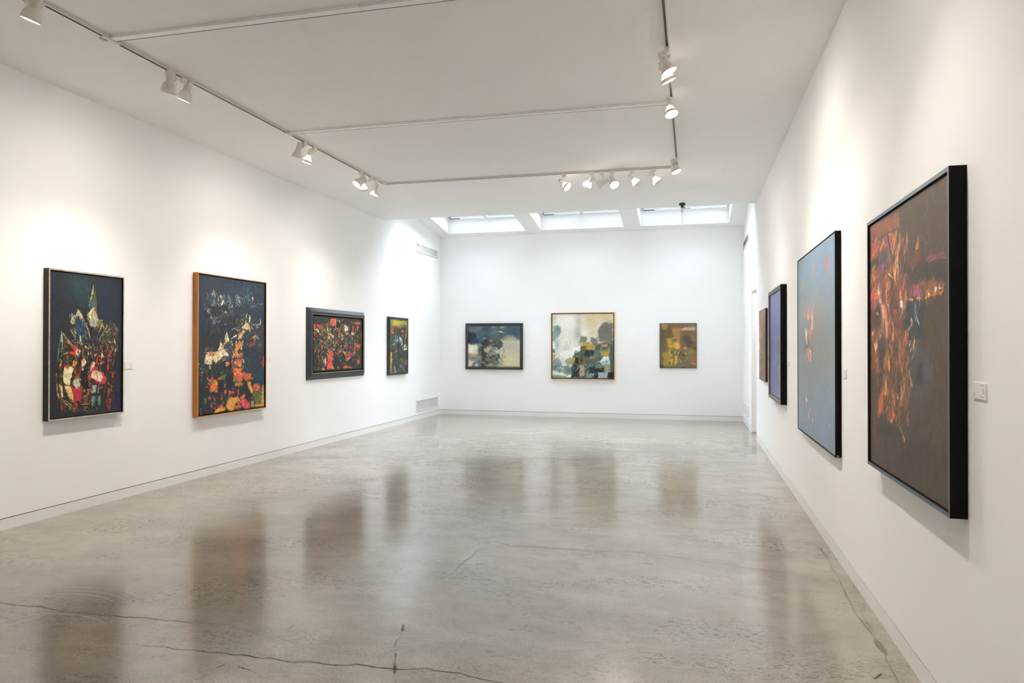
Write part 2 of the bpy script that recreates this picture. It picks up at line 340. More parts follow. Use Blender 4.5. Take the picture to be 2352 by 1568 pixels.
# ---------------------------------------------------------------- ventilation grilles
def vent(loc, rotz, w_, h_, kind, label, name):
    r = empty(name, loc, rotz); tag(r, label, 'vent')
    f = MB(); bd = .03
    f.ring(w_, h_, [(0, .001), (0, .008), (.006, .014), (bd-.004, .014), (bd, .008), (bd, .001)], [0]*5)
    if kind == 'floor':
        for k in (1, 2): x = -w_/2+bd+(w_-2*bd)*k/3; f.box(x-.010, x+.010, -.012, -.002, -h_/2+bd, h_/2-bd)
    f.build('frame', M['vent'], r)
    bk = MB(); bk.box(-w_/2+bd, w_/2-bd, -.0022, -.0008, -h_/2+bd, h_/2-bd); bk.build('dark_backing', M['ventdark'], r)
    s_ = MB(); W2, H2 = w_/2-bd, h_/2-bd
    if kind == 'floor':
        n = 13
        for k in range(n):
            z = -H2+(k+.5)*2*H2/n
            for q in range(3):
                x0 = -W2+q*2*W2/3+.008; x1 = -W2+(q+1)*2*W2/3-.008
                s_.add([(x0,-.011,z-.006),(x1,-.011,z-.006),(x1,-.003,z+.004),(x0,-.003,z+.004)], [(0,1,2,3)])
                s_.add([(x0,-.0095,z-.007),(x1,-.0095,z-.007),(x1,-.0015,z+.003),(x0,-.0015,z+.003)], [(3,2,1,0)])
    else:
        sp = .042; n = int((2*W2+2*H2)/sp)
        for k in range(n):
            c0 = -W2-2*H2+(k+.6)*sp; pts = []
            # slanted blade clipped to the opening: x from c0 at the bottom to c0+3*H2... at the top
            x0, x1 = c0, c0+4*H2*.9; z0, z1 = -H2, H2
            def zz(x): return z0+(x-x0)/(x1-x0)*(z1-z0)
            a_, b_ = max(x0, -W2), min(x1, W2)
            if b_-a_ < .01: continue
            s_.add([(a_,-.009,zz(a_)-.0042),(b_,-.009,zz(b_)-.0042),(b_,-.004,zz(b_)+.0042),(a_,-.004,zz(a_)+.0042)], [(0,1,2,3)])
    s_.build('slats', M['vent'], r)
    return r
vent((XL, 14.29, 3.52), PI/2, 1.24, .185, 'ceil', 'white slatted air vent high on the left wall near the far corner', 'air_vent')
vent((XL, 14.30, .287), PI/2, 1.265, .244, 'floor', 'white three-section air vent low on the left wall above the baseboard', 'air_vent')
vent((XR, 14.33, 3.495), -PI/2, 1.33, .165, 'ceil', 'white slatted air vent high on the right wall past the doorway', 'air_vent')
vent((XR, 14.28, .318), -PI/2, 1.33, .20, 'floor', 'white air vent low on the right wall past the doorway', 'air_vent')

# ---------------------------------------------------------------- lighting tracks
def track(name, a, b, label, axis):
    r = empty(name, (a[0], a[1], H)); tag(r, label, 'lighting track')
    L_ = abs(b[1]-a[1]) if axis == 'y' else abs(b[0]-a[0])
    W_, HT, sl, t = .034, .026, .0085, .003
    m_ = MB()
    prof = [(-W_/2, 0), (-W_/2, -HT), (-sl, -HT), (-sl, -HT+.012), (sl, -HT+.012), (sl, -HT), (W_/2, -HT), (W_/2, 0)]
    mats = [0, 0, 1, 1, 1, 0, 0]
    for i in range(7):
        (p, z), (q, y) = prof[i], prof[i+1]
        if axis == 'y': vs = [(p, 0, z), (p, L_, z), (q, L_, y), (q, 0, y)]
        else: vs = [(0, p, z), (L_, p, z), (L_, q, y), (0, q, y)]
        m_.add(vs, [(0, 1, 2, 3)], mats[i])
    for e in (0, L_):
        pts = [((p, e, z) if axis == 'y' else (e, p, z)) for p, z in prof]
        m_.add(pts, [tuple(range(8))])
    m_.build('rail', [M['track'], M['slot']], r)
    return r
TXL, TXR, TY = -4.18, -.185, 9.31
tl = track('track_rail', (TXL, -2.5), (TXL, TY-.02), 'long white ceiling track running along the left wall', 'y')
tr_ = track('track_rail', (TXR, -2.5), (TXR, TY-.02), 'white ceiling track nearest the right wall, running front to back', 'y')
tf = track('track_rail', (TXL-.017, TY), (TXR+.017, TY), 'far crosswise ceiling track carrying six spotlights in front of the skylights', 'x')
def conn(parent, x, y, w_=.05, l_=.11, ax='y'):
    m_ = MB(); a_, b_ = (w_/2, l_/2) if ax == 'y' else (l_/2, w_/2)
    m_.box(x-a_, x+a_, y-b_, y+b_, -.030, -.0005)
    return m_.build('connector', M['track'], parent)
conn(tl, 0, 4.42+2.5, .040, .16); conn(tl, 0, 6.84+2.5, .040, .13); conn(tl, 0, TY+2.5-.02, .044, .09)
jb = MB(); jb.box(-.042, -.016, 4.36+2.5, 4.41+2.5, -.034, -.003); jb.build('feed_clip', M['grey_metal'], tl)
conn(tr_, 0, 6.84+2.5, .040, .12)
for yy, lab, seam in ((4.42, 'wide white ceiling raceway joining the two tracks nearest the viewer', -2.159), (6.84, 'slim white ceiling raceway joining the two tracks at mid room', None)):
    r = empty('ceiling_raceway', (TXL+.02, yy, H)); tag(r, lab, 'raceway')
    L_ = TXR-TXL-.04; wd = .056 if seam else .046
    cuts = [0, seam-TXL-.02, L_] if seam else [0, L_]
    for a_, b_ in zip(cuts[:-1], cuts[1:]):
        m_ = MB(); m_.box(a_+.0015, b_-.0015, -wd/2, wd/2, -.024, -.0004); m_.build('cover', M['alu'], r)
    m_ = MB(); m_.box(0, L_, wd/2+.0004, wd/2+.0095, -.0235, -.0045); m_.build('painted_shadow_line', M['raceshade'], r)  # dark strip standing in for the shadow line along the far edge

# ---------------------------------------------------------------- spotlights
PROTO = {}
def ribs(mb):
    for k in range(9):
        a = -.75+k*.19; x, y = .026*math.cos(a), .026*math.sin(a)
        q = Matrix.Rotation(a, 4, 'Z')
        vs = [q @ Vector(p) for p in ((.024,-.0012,-.160),(.034,-.0012,-.160),(.034,-.0012,-.085),(.024,-.0012,-.085),(.024,.0012,-.160),(.034,.0012,-.160),(.034,.0012,-.085),(.024,.0012,-.085))]
        mb.add(vs, [(0,1,2,3),(7,6,5,4),(1,5,6,2),(0,4,5,1),(3,2,6,7)])
def meshes(kind):
    d_ = {}
    s_ = MB()
    if kind != 'ring':
        s_.lathe([(.027, -.166), (.030, -.163), (.030, -.078), (.033, -.072)], 28)
        if kind == 'dome': ribs(s_)
    else: s_.lathe([(.021, -.166), (.024, -.163), (.024, -.095), (.021, -.088)], 28)
    d_['socket'] = (s_, [M['white_metal']])
    s_ = MB()
    if kind == 'dome': s_.lathe([(.031,-.082),(.040,-.078),(.050,-.064),(.057,-.044),(.0605,-.022),(.0615,0),(.0585,0),(.057,-.022),(.05,-.05),(.03,-.07)], 40, caps=False)
    elif kind == 'cone': s_.lathe([(.029,-.088),(.033,-.080),(.041,-.056),(.051,-.032),(.0595,-.012),(.0610,0),(.0580,0),(.056,-.014),(.047,-.035),(.028,-.07)], 40, caps=False)
    else:
        s_.lathe([(.0600,-.026),(.0615,-.024),(.0615,0),(.0585,0),(.0575,-.024),(.0600,-.026)], 40, caps=False)
    d_['lamp_shade' if kind != 'ring' else 'holding_ring'] = (s_, [M['white_metal']])
    if kind == 'ring':
        for kk, a in ((1, 0.5), (2, 0.5+PI)):
            s_ = MB(); s_.tube((.022*math.cos(a), .022*math.sin(a), -.098), (.0605*math.cos(a), .0605*math.sin(a), -.022), .0022, 8); d_['ring_arm%d' % kk] = (s_, [M['white_metal']])
        s_ = MB(); s_.lathe([(.020,-.092),(.026,-.080),(.040,-.055),(.052,-.032),(.056,-.012)], 36, caps=False)
        d_['bulb_glass'] = (s_, [M['bulb_glass']])
    for st in ('on', 'off'):
        s_ = MB(); s_.lathe([(.056,-.006),(.040,-.0035),(.020,-.002),(.001,-.0015)], 32, caps=False)
        d_['bulb_'+st] = (s_, [M['bulb_on' if st == 'on' else 'bulb_off']])
    out = {}
    for k, (s_, ms) in d_.items():
        o = s_.build(k, ms); COL.objects.unlink(o); out[k] = o.data; bpy.data.objects.remove(o)
    return out
for k in ('dome', 'cone', 'ring'): PROTO[k] = meshes(k)
ad = MB(); ad.box(-.0165, .0165, -.030, .030, -.062, -.0264); ad.box(-.011, .011, -.022, .022, -.070, -.062)
ado = ad.build('adapter', M['white_metal']); ADM = ado.data; COL.objects.unlink(ado); bpy.data.objects.remove(ado)
def put(name, me, parent, mtx=None):
    o = bpy.data.objects.new(name, me); link(o, parent)
    if mtx is not None: o.matrix_local = mtx
    return o
NLAMP = [0]
def spot(kind, base_, rim, d_, lit, aim, power, label, axis='y', size=82, blend=1.0, group='track spotlights'):
    r = empty('track_spotlight', (base_[0], base_[1], H)); tag(r, label, 'spotlight', group)
    put('adapter', ADM, r, Matrix.Rotation(0 if axis == 'y' else PI/2, 4, 'Z'))
    d_ = Vector(d_).normalized(); rim = Vector(rim)-Vector((base_[0], base_[1], H))
    q = d_.to_track_quat('Z', 'Y').to_matrix().to_4x4(); q.translation = rim
    h_ = put('lamp_housing', PROTO[kind]['socket'], r, q)
    sh = 'holding_ring' if kind == 'ring' else 'lamp_shade'
    put(sh, PROTO[kind][sh], h_)
    if kind == 'ring': put('ring_arm', PROTO[kind]['ring_arm1'], h_); put('ring_arm', PROTO[kind]['ring_arm2'], h_); put('bulb_glass', PROTO[kind]['bulb_glass'], h_)
    put('bulb', PROTO[kind]['bulb_on' if lit else 'bulb_off'], h_)
    # bent arm from the adapter to the side of the socket
    mid = rim-d_*.125
    side = Vector((mid.x, mid.y, 0)); side = Vector((-d_.y, d_.x, 0)) if Vector((-d_.y, d_.x, 0)).length > .1 else Vector((0, 1, 0))
    side.normalize()
    if side.dot(-mid) < 0: side = -side
    hinge = mid+side*.038
    m_ = MB(); top = Vector((0, 0, -.066)); el = Vector((hinge.x*.25, hinge.y*.25, min(-.085, hinge.z+.015)))
    m_.tube(top, el, .0065, 10); m_.tube(el, hinge, .0065, 10); m_.tube(hinge-d_*.02, hinge+d_*.02, .008, 10); m_.tube(hinge, mid+side*.022, .006, 10)
    m_.build('arm', M['white_metal'], r)
    m_ = MB(); m_.tube(hinge, hinge+side*.020, .011, 14, r2=.012); m_.build('knob', M['white_metal'], r)
    if lit:
        la = bpy.data.lights.new('lamp_beam', 'SPOT'); la.energy = power; la.color = WARM
        lb = bpy.data.lights.new('lamp_spill', 'SPOT'); lb.energy = power*SPILL; lb.color = WARM
        lb.spot_size = math.radians(168); lb.spot_blend = 1.0; lb.shadow_soft_size = .05
        ob = bpy.data.objects.new('lamp_spill', lb); link(ob, r)
        ob.matrix_local = Matrix.Translation(rim+d_*.012) @ d_.to_track_quat('-Z', 'Y').to_matrix().to_4x4()
        la.spot_size = math.radians(size); la.spot_blend = blend; la.shadow_soft_size = .035
        lo = bpy.data.objects.new('lamp_beam', la); link(lo, r)
        p = Vector((base_[0], base_[1], H))+rim+d_*.012
        v = Vector((aim[0], aim[1], aim[2]-.85))-p
        lo.matrix_local = Matrix.Translation(rim+d_*.012) @ v.to_track_quat('-Z', 'Y').to_matrix().to_4x4()
    return r
SKY = (5.0, 20.5); EXPO = 0.34
# name, kind, track point, rim centre, direction, lit, aim, power factor, label
WARM = (1.0, .92, .84)
PW = 77; SPILL = .46
SP = [
('dome',(-4.180,3.742),(-4.141,3.720,3.597),(-0.352,-0.024,-0.936),1,(XL,4.9,1.5),.5,'lit bell spotlight at the top left corner of the view'),
('dome',(-4.180,5.035),(-4.171,5.015,3.578),(-0.373,0.226,-0.900),1,(XL,5.2,1.2),.68,'bell spotlight on the left track, first of the pair, face turned away'),
('dome',(-4.180,5.205),(-4.222,5.255,3.598),(-0.382,-0.018,-0.924),1,(XL,5.7,1.2),.75,'bell spotlight on the left track, second of the pair, dim glow at its rim'),
('cone',(-4.180,7.155),(-4.264,7.135,3.597),(-0.366,0.170,-0.915),1,(XL,7.5,1.5),.42,'dark-faced cone spotlight on the left track just past the slim raceway'),
('ring',(-4.180,7.371),(-4.268,7.350,3.588),(-0.315,-0.033,-0.948),1,(XL,7.7,1.4),.55,'glowing open-ring spotlight beside the dark cone lamp on the left track'),
('dome',(-4.180,8.560),(-4.170,8.412,3.567),(-0.387,-0.519,-0.762),1,(XL,7.6,1.5),.4,'bright bell spotlight facing the viewer near the far end of left track'),
('ring',(-4.180,8.856),(-4.278,8.832,3.594),(-0.197,0.502,-0.842),1,(XL,10.4,1.5),.7,'open-ring spotlight, middle of three at the far end of left track'),
('cone',(-4.180,9.015),(-4.203,9.011,3.556),(-0.255,-0.068,-0.964),1,(XL,10.9,1.5),.6,'cone spotlight last on the left track beside the corner joint'),
('ring',(-1.639,9.310),(-1.591,9.323,3.591),(0.704,-0.194,-0.684),1,(.6,8.8,0),.5,'open-ring spotlight first from the left on the far crosswise track'),
('ring',(-1.275,9.310),(-1.339,9.295,3.589),(-0.607,0.599,-0.522),1,(-4.2,YB,1.5),.3,'open-ring spotlight seen from behind, second on the far crosswise track'),
('cone',(-1.136,9.310),(-1.181,9.300,3.593),(-0.870,0.289,-0.400),0,(0,0,0),0,'unlit grey cone spotlight, third on the far crosswise track'),
('dome',(-1.005,9.310),(-0.977,9.318,3.586),(0.376,-0.570,-0.731),1,(XR,6.6,1.5),.5,'brightest round-faced spotlight, fourth on the far crosswise track'),
('ring',(-0.746,9.310),(-0.686,9.326,3.588),(0.602,0.449,-0.660),1,(-2.2,YB,1.5),.3,'open-ring spotlight fifth on the far crosswise track, tilted right'),
('ring',(-0.483,9.310),(-0.428,9.325,3.591),(0.506,0.400,-0.764),1,(-.3,YB,1.5),.3,'open-ring spotlight sixth on the far crosswise track, nearest the right corner'),
('cone',(-0.185,5.549),(-0.168,5.555,3.580),(0.409,-0.020,-0.912),1,(XR,3.9,1.4),1.1,'bright cone spotlight nearest the viewer on the right track'),
('ring',(-0.185,5.712),(-0.175,5.716,3.566),(0.384,0.209,-0.900),1,(XR,6.0,1.5),.65,'open-ring spotlight hanging just behind the nearest cone on right track'),
('ring',(-0.185,6.685),(-0.180,6.619,3.591),(0.247,-0.277,-0.929),1,(XR,6.3,1.5),.5,'open-ring spotlight where the slim raceway meets the right track'),
('dome',(-0.185,8.830),(-0.184,8.831,3.594),(0.354,-0.133,-0.926),1,(XR,8.9,1.5),.5,'bell spotlight at the far right corner where two tracks meet'),
]
AX = ['y']*8+['x']*6+['y']*4
for s_, ax in zip(SP, AX):
    k, b_, rm, d_, lit, aim, pf, lab = s_
    spot(k, b_, rm, d_, lit, aim, PW*pf, lab, ax)
# out-of-view heads on the same tracks, added to bring up the front light
for (x, y, sx, ty, pf) in ((TXL, 2.3, -1, 2.6, .8), (TXL, .4, -1, .6, .5), (TXR, 3.2, 1, 3.1, .75), (TXR, 1.2, 1, 1.6, .75), (TXL, -1.6, -1, -1.4, .4), (TXR, -1.4, 1, -1.2, .6)):
    spot('dome', (x, y), (x+.05*sx, y, 3.60), (.38*sx, 0, -.92), 1, (XL if sx < 0 else XR, ty, 1.4), PW*pf, 'out-of-view bell spotlight added on the ceiling track for front light', 'y')

# ---------------------------------------------------------------- ceiling sensor by the skylights
r = empty('ceiling_sensor', (-.158, 11.79, H)); tag(r, 'black ceiling sensor with a hanging rod in front of the right skylight', 'sensor')
m_ = MB(); m_.lathe([(.046, 0), (.050, -.004), (.050, -.030), (.040, -.036), (.022, -.040)], 28); m_.build('canopy', M['black_plastic'], r)
m_ = MB(); m_.lathe([(.022, -.026), (.022, -.072), (.020, -.076)], 20); m_.build('housing', M['black_plastic'], r)
m_ = MB(); m_.lathe([(.019, -.074), (.019, -.145), (.012, -.150)], 20); m_.build('clear_sleeve', M['glass_tube'], r)
m_ = MB(); m_.lathe([(.005, -.14), (.005, -.33)], 10); m_.build('rod', M['glass_tube'], r)
m_ = MB(); m_.box(.022, .040, -.012, .012, -.088, -.055); m_.box(.038, .125, -.005, .005, -.088, -.078); m_.build('side_arm', M['grey_metal'], r)

# ---------------------------------------------------------------- wall labels
def plaque(loc, rotz, w_, h_, label, detail=True):
    r = empty('wall_label', loc, rotz); tag(r, label, 'label', 'exhibit labels on the walls')
    m_ = MB(); m_.box(-w_/2, w_/2, -.006, 0, -h_/2, h_/2); m_.build('card', M['card'], r)
    if detail:
        m_ = MB(); rg = random.Random(int(loc[1]*100))
        rows = [(.40, .32), (.27, .08), (.14, .17), (.06, .19), (-.01, .14), (-.08, .11), (-.14, .13), (-.36, .30)]
        for z, l_ in rows:
            hh = .018 if l_ > .25 else .011
            x = w_*.42; x1 = x-w_*l_; 
            while x > x1:
                q = rg.uniform(.04, .07)*w_; m_.box(max(x-q, x1), x, -.0066, -.0061, z*h_-hh*h_*1.3, z*h_+hh*h_*1.3); x -= q+.015*w_
        m_.box(-w_*.44, -w_*.43, -.0066, -.0061, -.32*h_, -.20*h_); m_.lathe([(.028*w_, 0), (.045*w_, 0)], 14, Matrix.Translation((-w_*.36, -.0066, -.29*h_)) @ Matrix.Rotation(PI/2, 4, 'X'), caps=False)
        m_.build('print', M['ink'], r)
    return r
plaque((XL, 5.995, 1.305), PI/2, .10, .065, 'small white label right of the dark castle painting on left wall')
plaque((XL, 8.43, 1.317), PI/2, .09, .065, 'small white label right of the wood-framed night painting')
plaque((XL, 11.36, 1.318), PI/2, .10, .065, 'small white label right of the red and black wide painting')
plaque((-3.443, YB, 1.303), 0, .095, .065, 'small white label right of the stormy blue grey painting on end wall', False)
plaque((-1.47, YB, 1.315), 0, .095, .065, 'small white label right of the gold-framed painting on end wall', False)
plaque((.22, YB, 1.335), 0, .08, .065, 'small white label right of the small brown painting on end wall', False)
plaque((XR, 2.872, 1.343), -PI/2, .115, .056, 'white printed label right of the largest dark painting, nearest the viewer')
plaque((XR, 5.208, 1.318), -PI/2, .11, .056, 'white printed label right of the tall blue grey painting')
plaque((XR, 8.11, 1.318), -PI/2, .13, .055, 'white label between the violet blue painting and the tall blue grey one')
# ---------------------------------------------------------------- painted canvases: brush strokes laid on a fine mesh
def h3(h): return np.array([int(h[i:i+2], 16)/255 for i in (0, 2, 4)])
class Art:
    def __init__(s, W, Hh, col, corners, seed=1):
        s.W, s.H = W, Hh; s.rg = np.random.default_rng(seed)
        s.img = np.ones((Hh, W, 3))*h3(col); s.hg = np.zeros((Hh, W))
        # projective map canvas(0..1) -> sheet coordinates the strokes are written in
        A = []; B = []
        for (u, v), (x, y) in zip(((0, 0), (1, 0), (1, 1), (0, 1)), corners):
            A += [[u, v, 1, 0, 0, 0, -u*x, -v*x], [0, 0, 0, u, v, 1, -u*y, -v*y]]; B += [x, y]
        h = np.linalg.solve(np.array(A, float), np.array(B, float))
        u, v = np.meshgrid((np.arange(W)+.5)/W, (np.arange(Hh)+.5)/Hh)
        d = h[6]*u+h[7]*v+1
        s.X0 = (h[0]*u+h[1]*v+h[2])/d; s.Y0 = (h[3]*u+h[4]*v+h[5])/d
        s.n1 = s.noise(28); s.n2 = s.noise(28); s.n3 = s.noise(70); s.ss = s.rs = s.vs = 1; s.view(0, 0, 1)
    def noise(s, k):
        out = np.zeros((s.H, s.W))
        for o, amp in ((k, 1), (k*2.3, .6)):
            gy, gx = max(2, int(o)), max(2, int(o*s.W/s.H)+1)
            g_ = s.rg.standard_normal((gy+1, gx+1))
            yy = np.linspace(0, gy-1e-3, s.H); xx = np.linspace(0, gx-1e-3, s.W)
            yi, xi = yy.astype(int), xx.astype(int); fy, fx = (yy-yi)[:, None], (xx-xi)[None]
            fy = fy*fy*(3-2*fy); fx = fx*fx*(3-2*fx)
            out += amp*(g_[yi][:, xi]*(1-fy)*(1-fx)+g_[yi+1][:, xi]*fy*(1-fx)+g_[yi][:, xi+1]*(1-fy)*fx+g_[yi+1][:, xi+1]*fy*fx)
        return out
    def view(s, ox, oy, sc):
        s.sc = sc; s.X = (s.X0-ox)*sc; s.Y = (s.Y0-oy)*sc; return s
    def win(s, xs, ys, pad):
        # conservative window: the map keeps rows/columns ordered, so bound by a mask
        m = (s.X > min(xs)-pad) & (s.X < max(xs)+pad) & (s.Y > min(ys)-pad) & (s.Y < max(ys)+pad)
        r = np.flatnonzero(m.any(1)); c = np.flatnonzero(m.any(0))
        return None if not len(r) else (slice(r[0], r[-1]+1), slice(c[0], c[-1]+1))
    def lay(s, w_, al, col, var, lift, n=None):
        c = h3(col) if isinstance(col, str) else col
        t = (s.n3[w_] if n is None else n)[..., None]*var*s.vs
        al = np.clip(al, 0, 1)[..., None]
        s.img[w_] = s.img[w_]*(1-al)+np.clip(c*(1+t), 0, 1)*al
        s.hg[w_] = s.hg[w_]*(1-.7*al[..., 0])+al[..., 0]*lift*(1+.5*s.n3[w_])
    def p(s, col, pts, rag=1.0, soft=.5, al=1.0, var=.07, lift=.4):
        """a filled patch"""
        soft *= s.ss; rag *= s.rs
        xs, ys = pts[::2], pts[1::2]; k = s.sc; pad = (rag*1.6+soft)*k*.8
        w_ = s.win(xs, ys, pad+1)
        if w_ is None: return s
        X = s.X[w_]+s.n1[w_]*rag*k*.55; Y = s.Y[w_]+s.n2[w_]*rag*k*.55
        ins = np.zeros(X.shape, bool); dm = np.full(X.shape, 1e9); n = len(xs)
        for i in range(n):
            x1, y1, x2, y2 = xs[i], ys[i], xs[(i+1) % n], ys[(i+1) % n]
            if y1 != y2: ins ^= ((Y < y1) != (Y < y2)) & (X < (x2-x1)*(Y-y1)/(y2-y1)+x1)
            dx, dy = x2-x1, y2-y1; L2 = dx*dx+dy*dy or 1
            t = np.clip(((X-x1)*dx+(Y-y1)*dy)/L2, 0, 1); dm = np.minimum(dm, np.hypot(X-x1-t*dx, Y-y1-t*dy))
        sd = np.where(ins, dm, -dm)/(k*soft+1e-6)
        s.lay(w_, al*np.clip(.5+sd*.5, 0, 1), col, var, lift); return s
    def s(s, col, wd, pts, al=1.0, var=.12, rag=.5, lift=1.0, soft=.45):
        """a brush stroke, tapered at both ends"""
        xs, ys = pts[::2], pts[1::2]; k = s.sc
        w_ = s.win(xs, ys, wd+rag*k*1.5+2)
        if w_ is None: return s
        X = s.X[w_]+s.n1[w_]*rag*k*.5; Y = s.Y[w_]+s.n2[w_]*rag*k*.5; best = np.full(X.shape, -1e9); n = len(xs)-1
        for i in range(n):
            x1, y1 = xs[i], ys[i]; dx, dy = xs[i+1]-x1, ys[i+1]-y1; L2 = dx*dx+dy*dy or 1
            t = np.clip(((X-x1)*dx+(Y-y1)*dy)/L2, 0, 1); g_ = (i+t)/n
            r = wd*.5*np.minimum(1, .35+3*np.minimum(g_, 1-g_)+.15)
            best = np.maximum(best, r-np.hypot(X-x1-t*dx, Y-y1-t*dy))
        s.lay(w_, al*np.clip(.5+best/(k*soft), 0, 1)*np.clip(1.05+.35*s.n3[w_], .25, 1), col, var, lift); return s
    def z(s, n, cols, box, ln, wd, ang, spread, al=.9, lift=1.0, seed=None, poly=None):
        """n small strokes scattered in a box (or polygon)"""
        rg = np.random.default_rng(seed if seed is not None else n); cols = cols.split()
        if poly is not None: box = (min(poly[::2]), min(poly[1::2]), max(poly[::2]), max(poly[1::2]))
        k = 0; tries = 0
        while k < n and tries < n*6:
            tries += 1
            x, y = rg.uniform(box[0], box[2]), rg.uniform(box[1], box[3])
            if poly is not None:
                c_ = False; m = len(poly)//2
                for i in range(m):
                    x1, y1, x2, y2 = poly[2*i], poly[2*i+1], poly[(2*i+2) % (2*m)], poly[(2*i+3) % (2*m)]
                    if (y < y1) != (y < y2) and x < (x2-x1)*(y-y1)/(y2-y1)+x1: c_ = not c_
                if not c_: continue
            k += 1; a = math.radians(ang+rg.normal()*spread); l = ln*rg.uniform(.4, 1.4); b = rg.normal()*l*.12
            dx, dy = math.cos(a)*l/2, math.sin(a)*l/2
            s.s(cols[rg.integers(len(cols))], wd*rg.uniform(.5, 1.4), [x-dx, y-dy, x+b, y-b, x+dx, y+dy], al*rg.uniform(.6, 1), lift=lift)
        return s
    def fog(s, col, cx, cy, rx, ry, al):
        d = ((s.X-cx)/rx)**2+((s.Y-cy)/ry)**2
        a_ = (al*np.exp(-d)*(1+.15*s.n1))[..., None]; a_ = np.clip(a_, 0, 1); s.img = s.img*(1-a_)+h3(col)*a_; return s
    def re(s, n, ln, wd, ang, spread, jit=.10, al=.85, lift=.8, box=None, seed=5, swirl=0):
        """repaint with n short bristly dabs that pick up the colour beneath them"""
        rg = np.random.default_rng(seed); src = s.img.copy(); hs = s.hg; x0, y0, x1, y1 = box or (0, 0, 1, 1)
        for _ in range(n):
            cx, cy = rg.uniform(x0, x1)*s.W, rg.uniform(y0, y1)*s.H; l = ln*rg.uniform(.5, 1.5)/2; w = wd*rg.uniform(.6, 1.5)/2
            a = math.radians(ang+rg.normal()*spread); 
            if swirl: a += swirl*s.n1[min(s.H-1, int(cy)), min(s.W-1, int(cx))]
            ca, sa = math.cos(a), math.sin(a); R_ = int(l+w+2)
            i0, i1 = max(0, int(cx)-R_), min(s.W, int(cx)+R_+1); j0, j1 = max(0, int(cy)-R_), min(s.H, int(cy)+R_+1)
            if i1-i0 < 2 or j1-j0 < 2: continue
            X, Y = np.meshgrid(np.arange(i0, i1)-cx, np.arange(j0, j1)-cy)
            u = X*ca+Y*sa; v = -X*sa+Y*ca
            br = .55+.45*np.sin(v*2.9+rg.uniform(0, 6))
            m = np.clip(1.2-np.maximum(np.abs(u)/l, 0)**3-np.maximum(0, np.abs(v)/w-.35)*1.5, 0, 1)*(.55+.45*br)*al
            c = src[min(s.H-1, int(cy)), min(s.W-1, int(cx))]*(1+rg.normal()*jit)+rg.normal(0, jit*.08, 3)
            m3 = m[..., None]; s.img[j0:j1, i0:i1] = s.img[j0:j1, i0:i1]*(1-m3)+np.clip(c, 0, 1)*m3
            s.hg[j0:j1, i0:i1] = s.hg[j0:j1, i0:i1]*(1-.6*m)+m*lift*br
        return s
    def grain(s, amt, fx=1, fy=1):
        n = s.noise(110); s.img = np.clip(s.img*(1+amt*n[..., None]), 0, 1); s.hg += .3*n*amt; return s
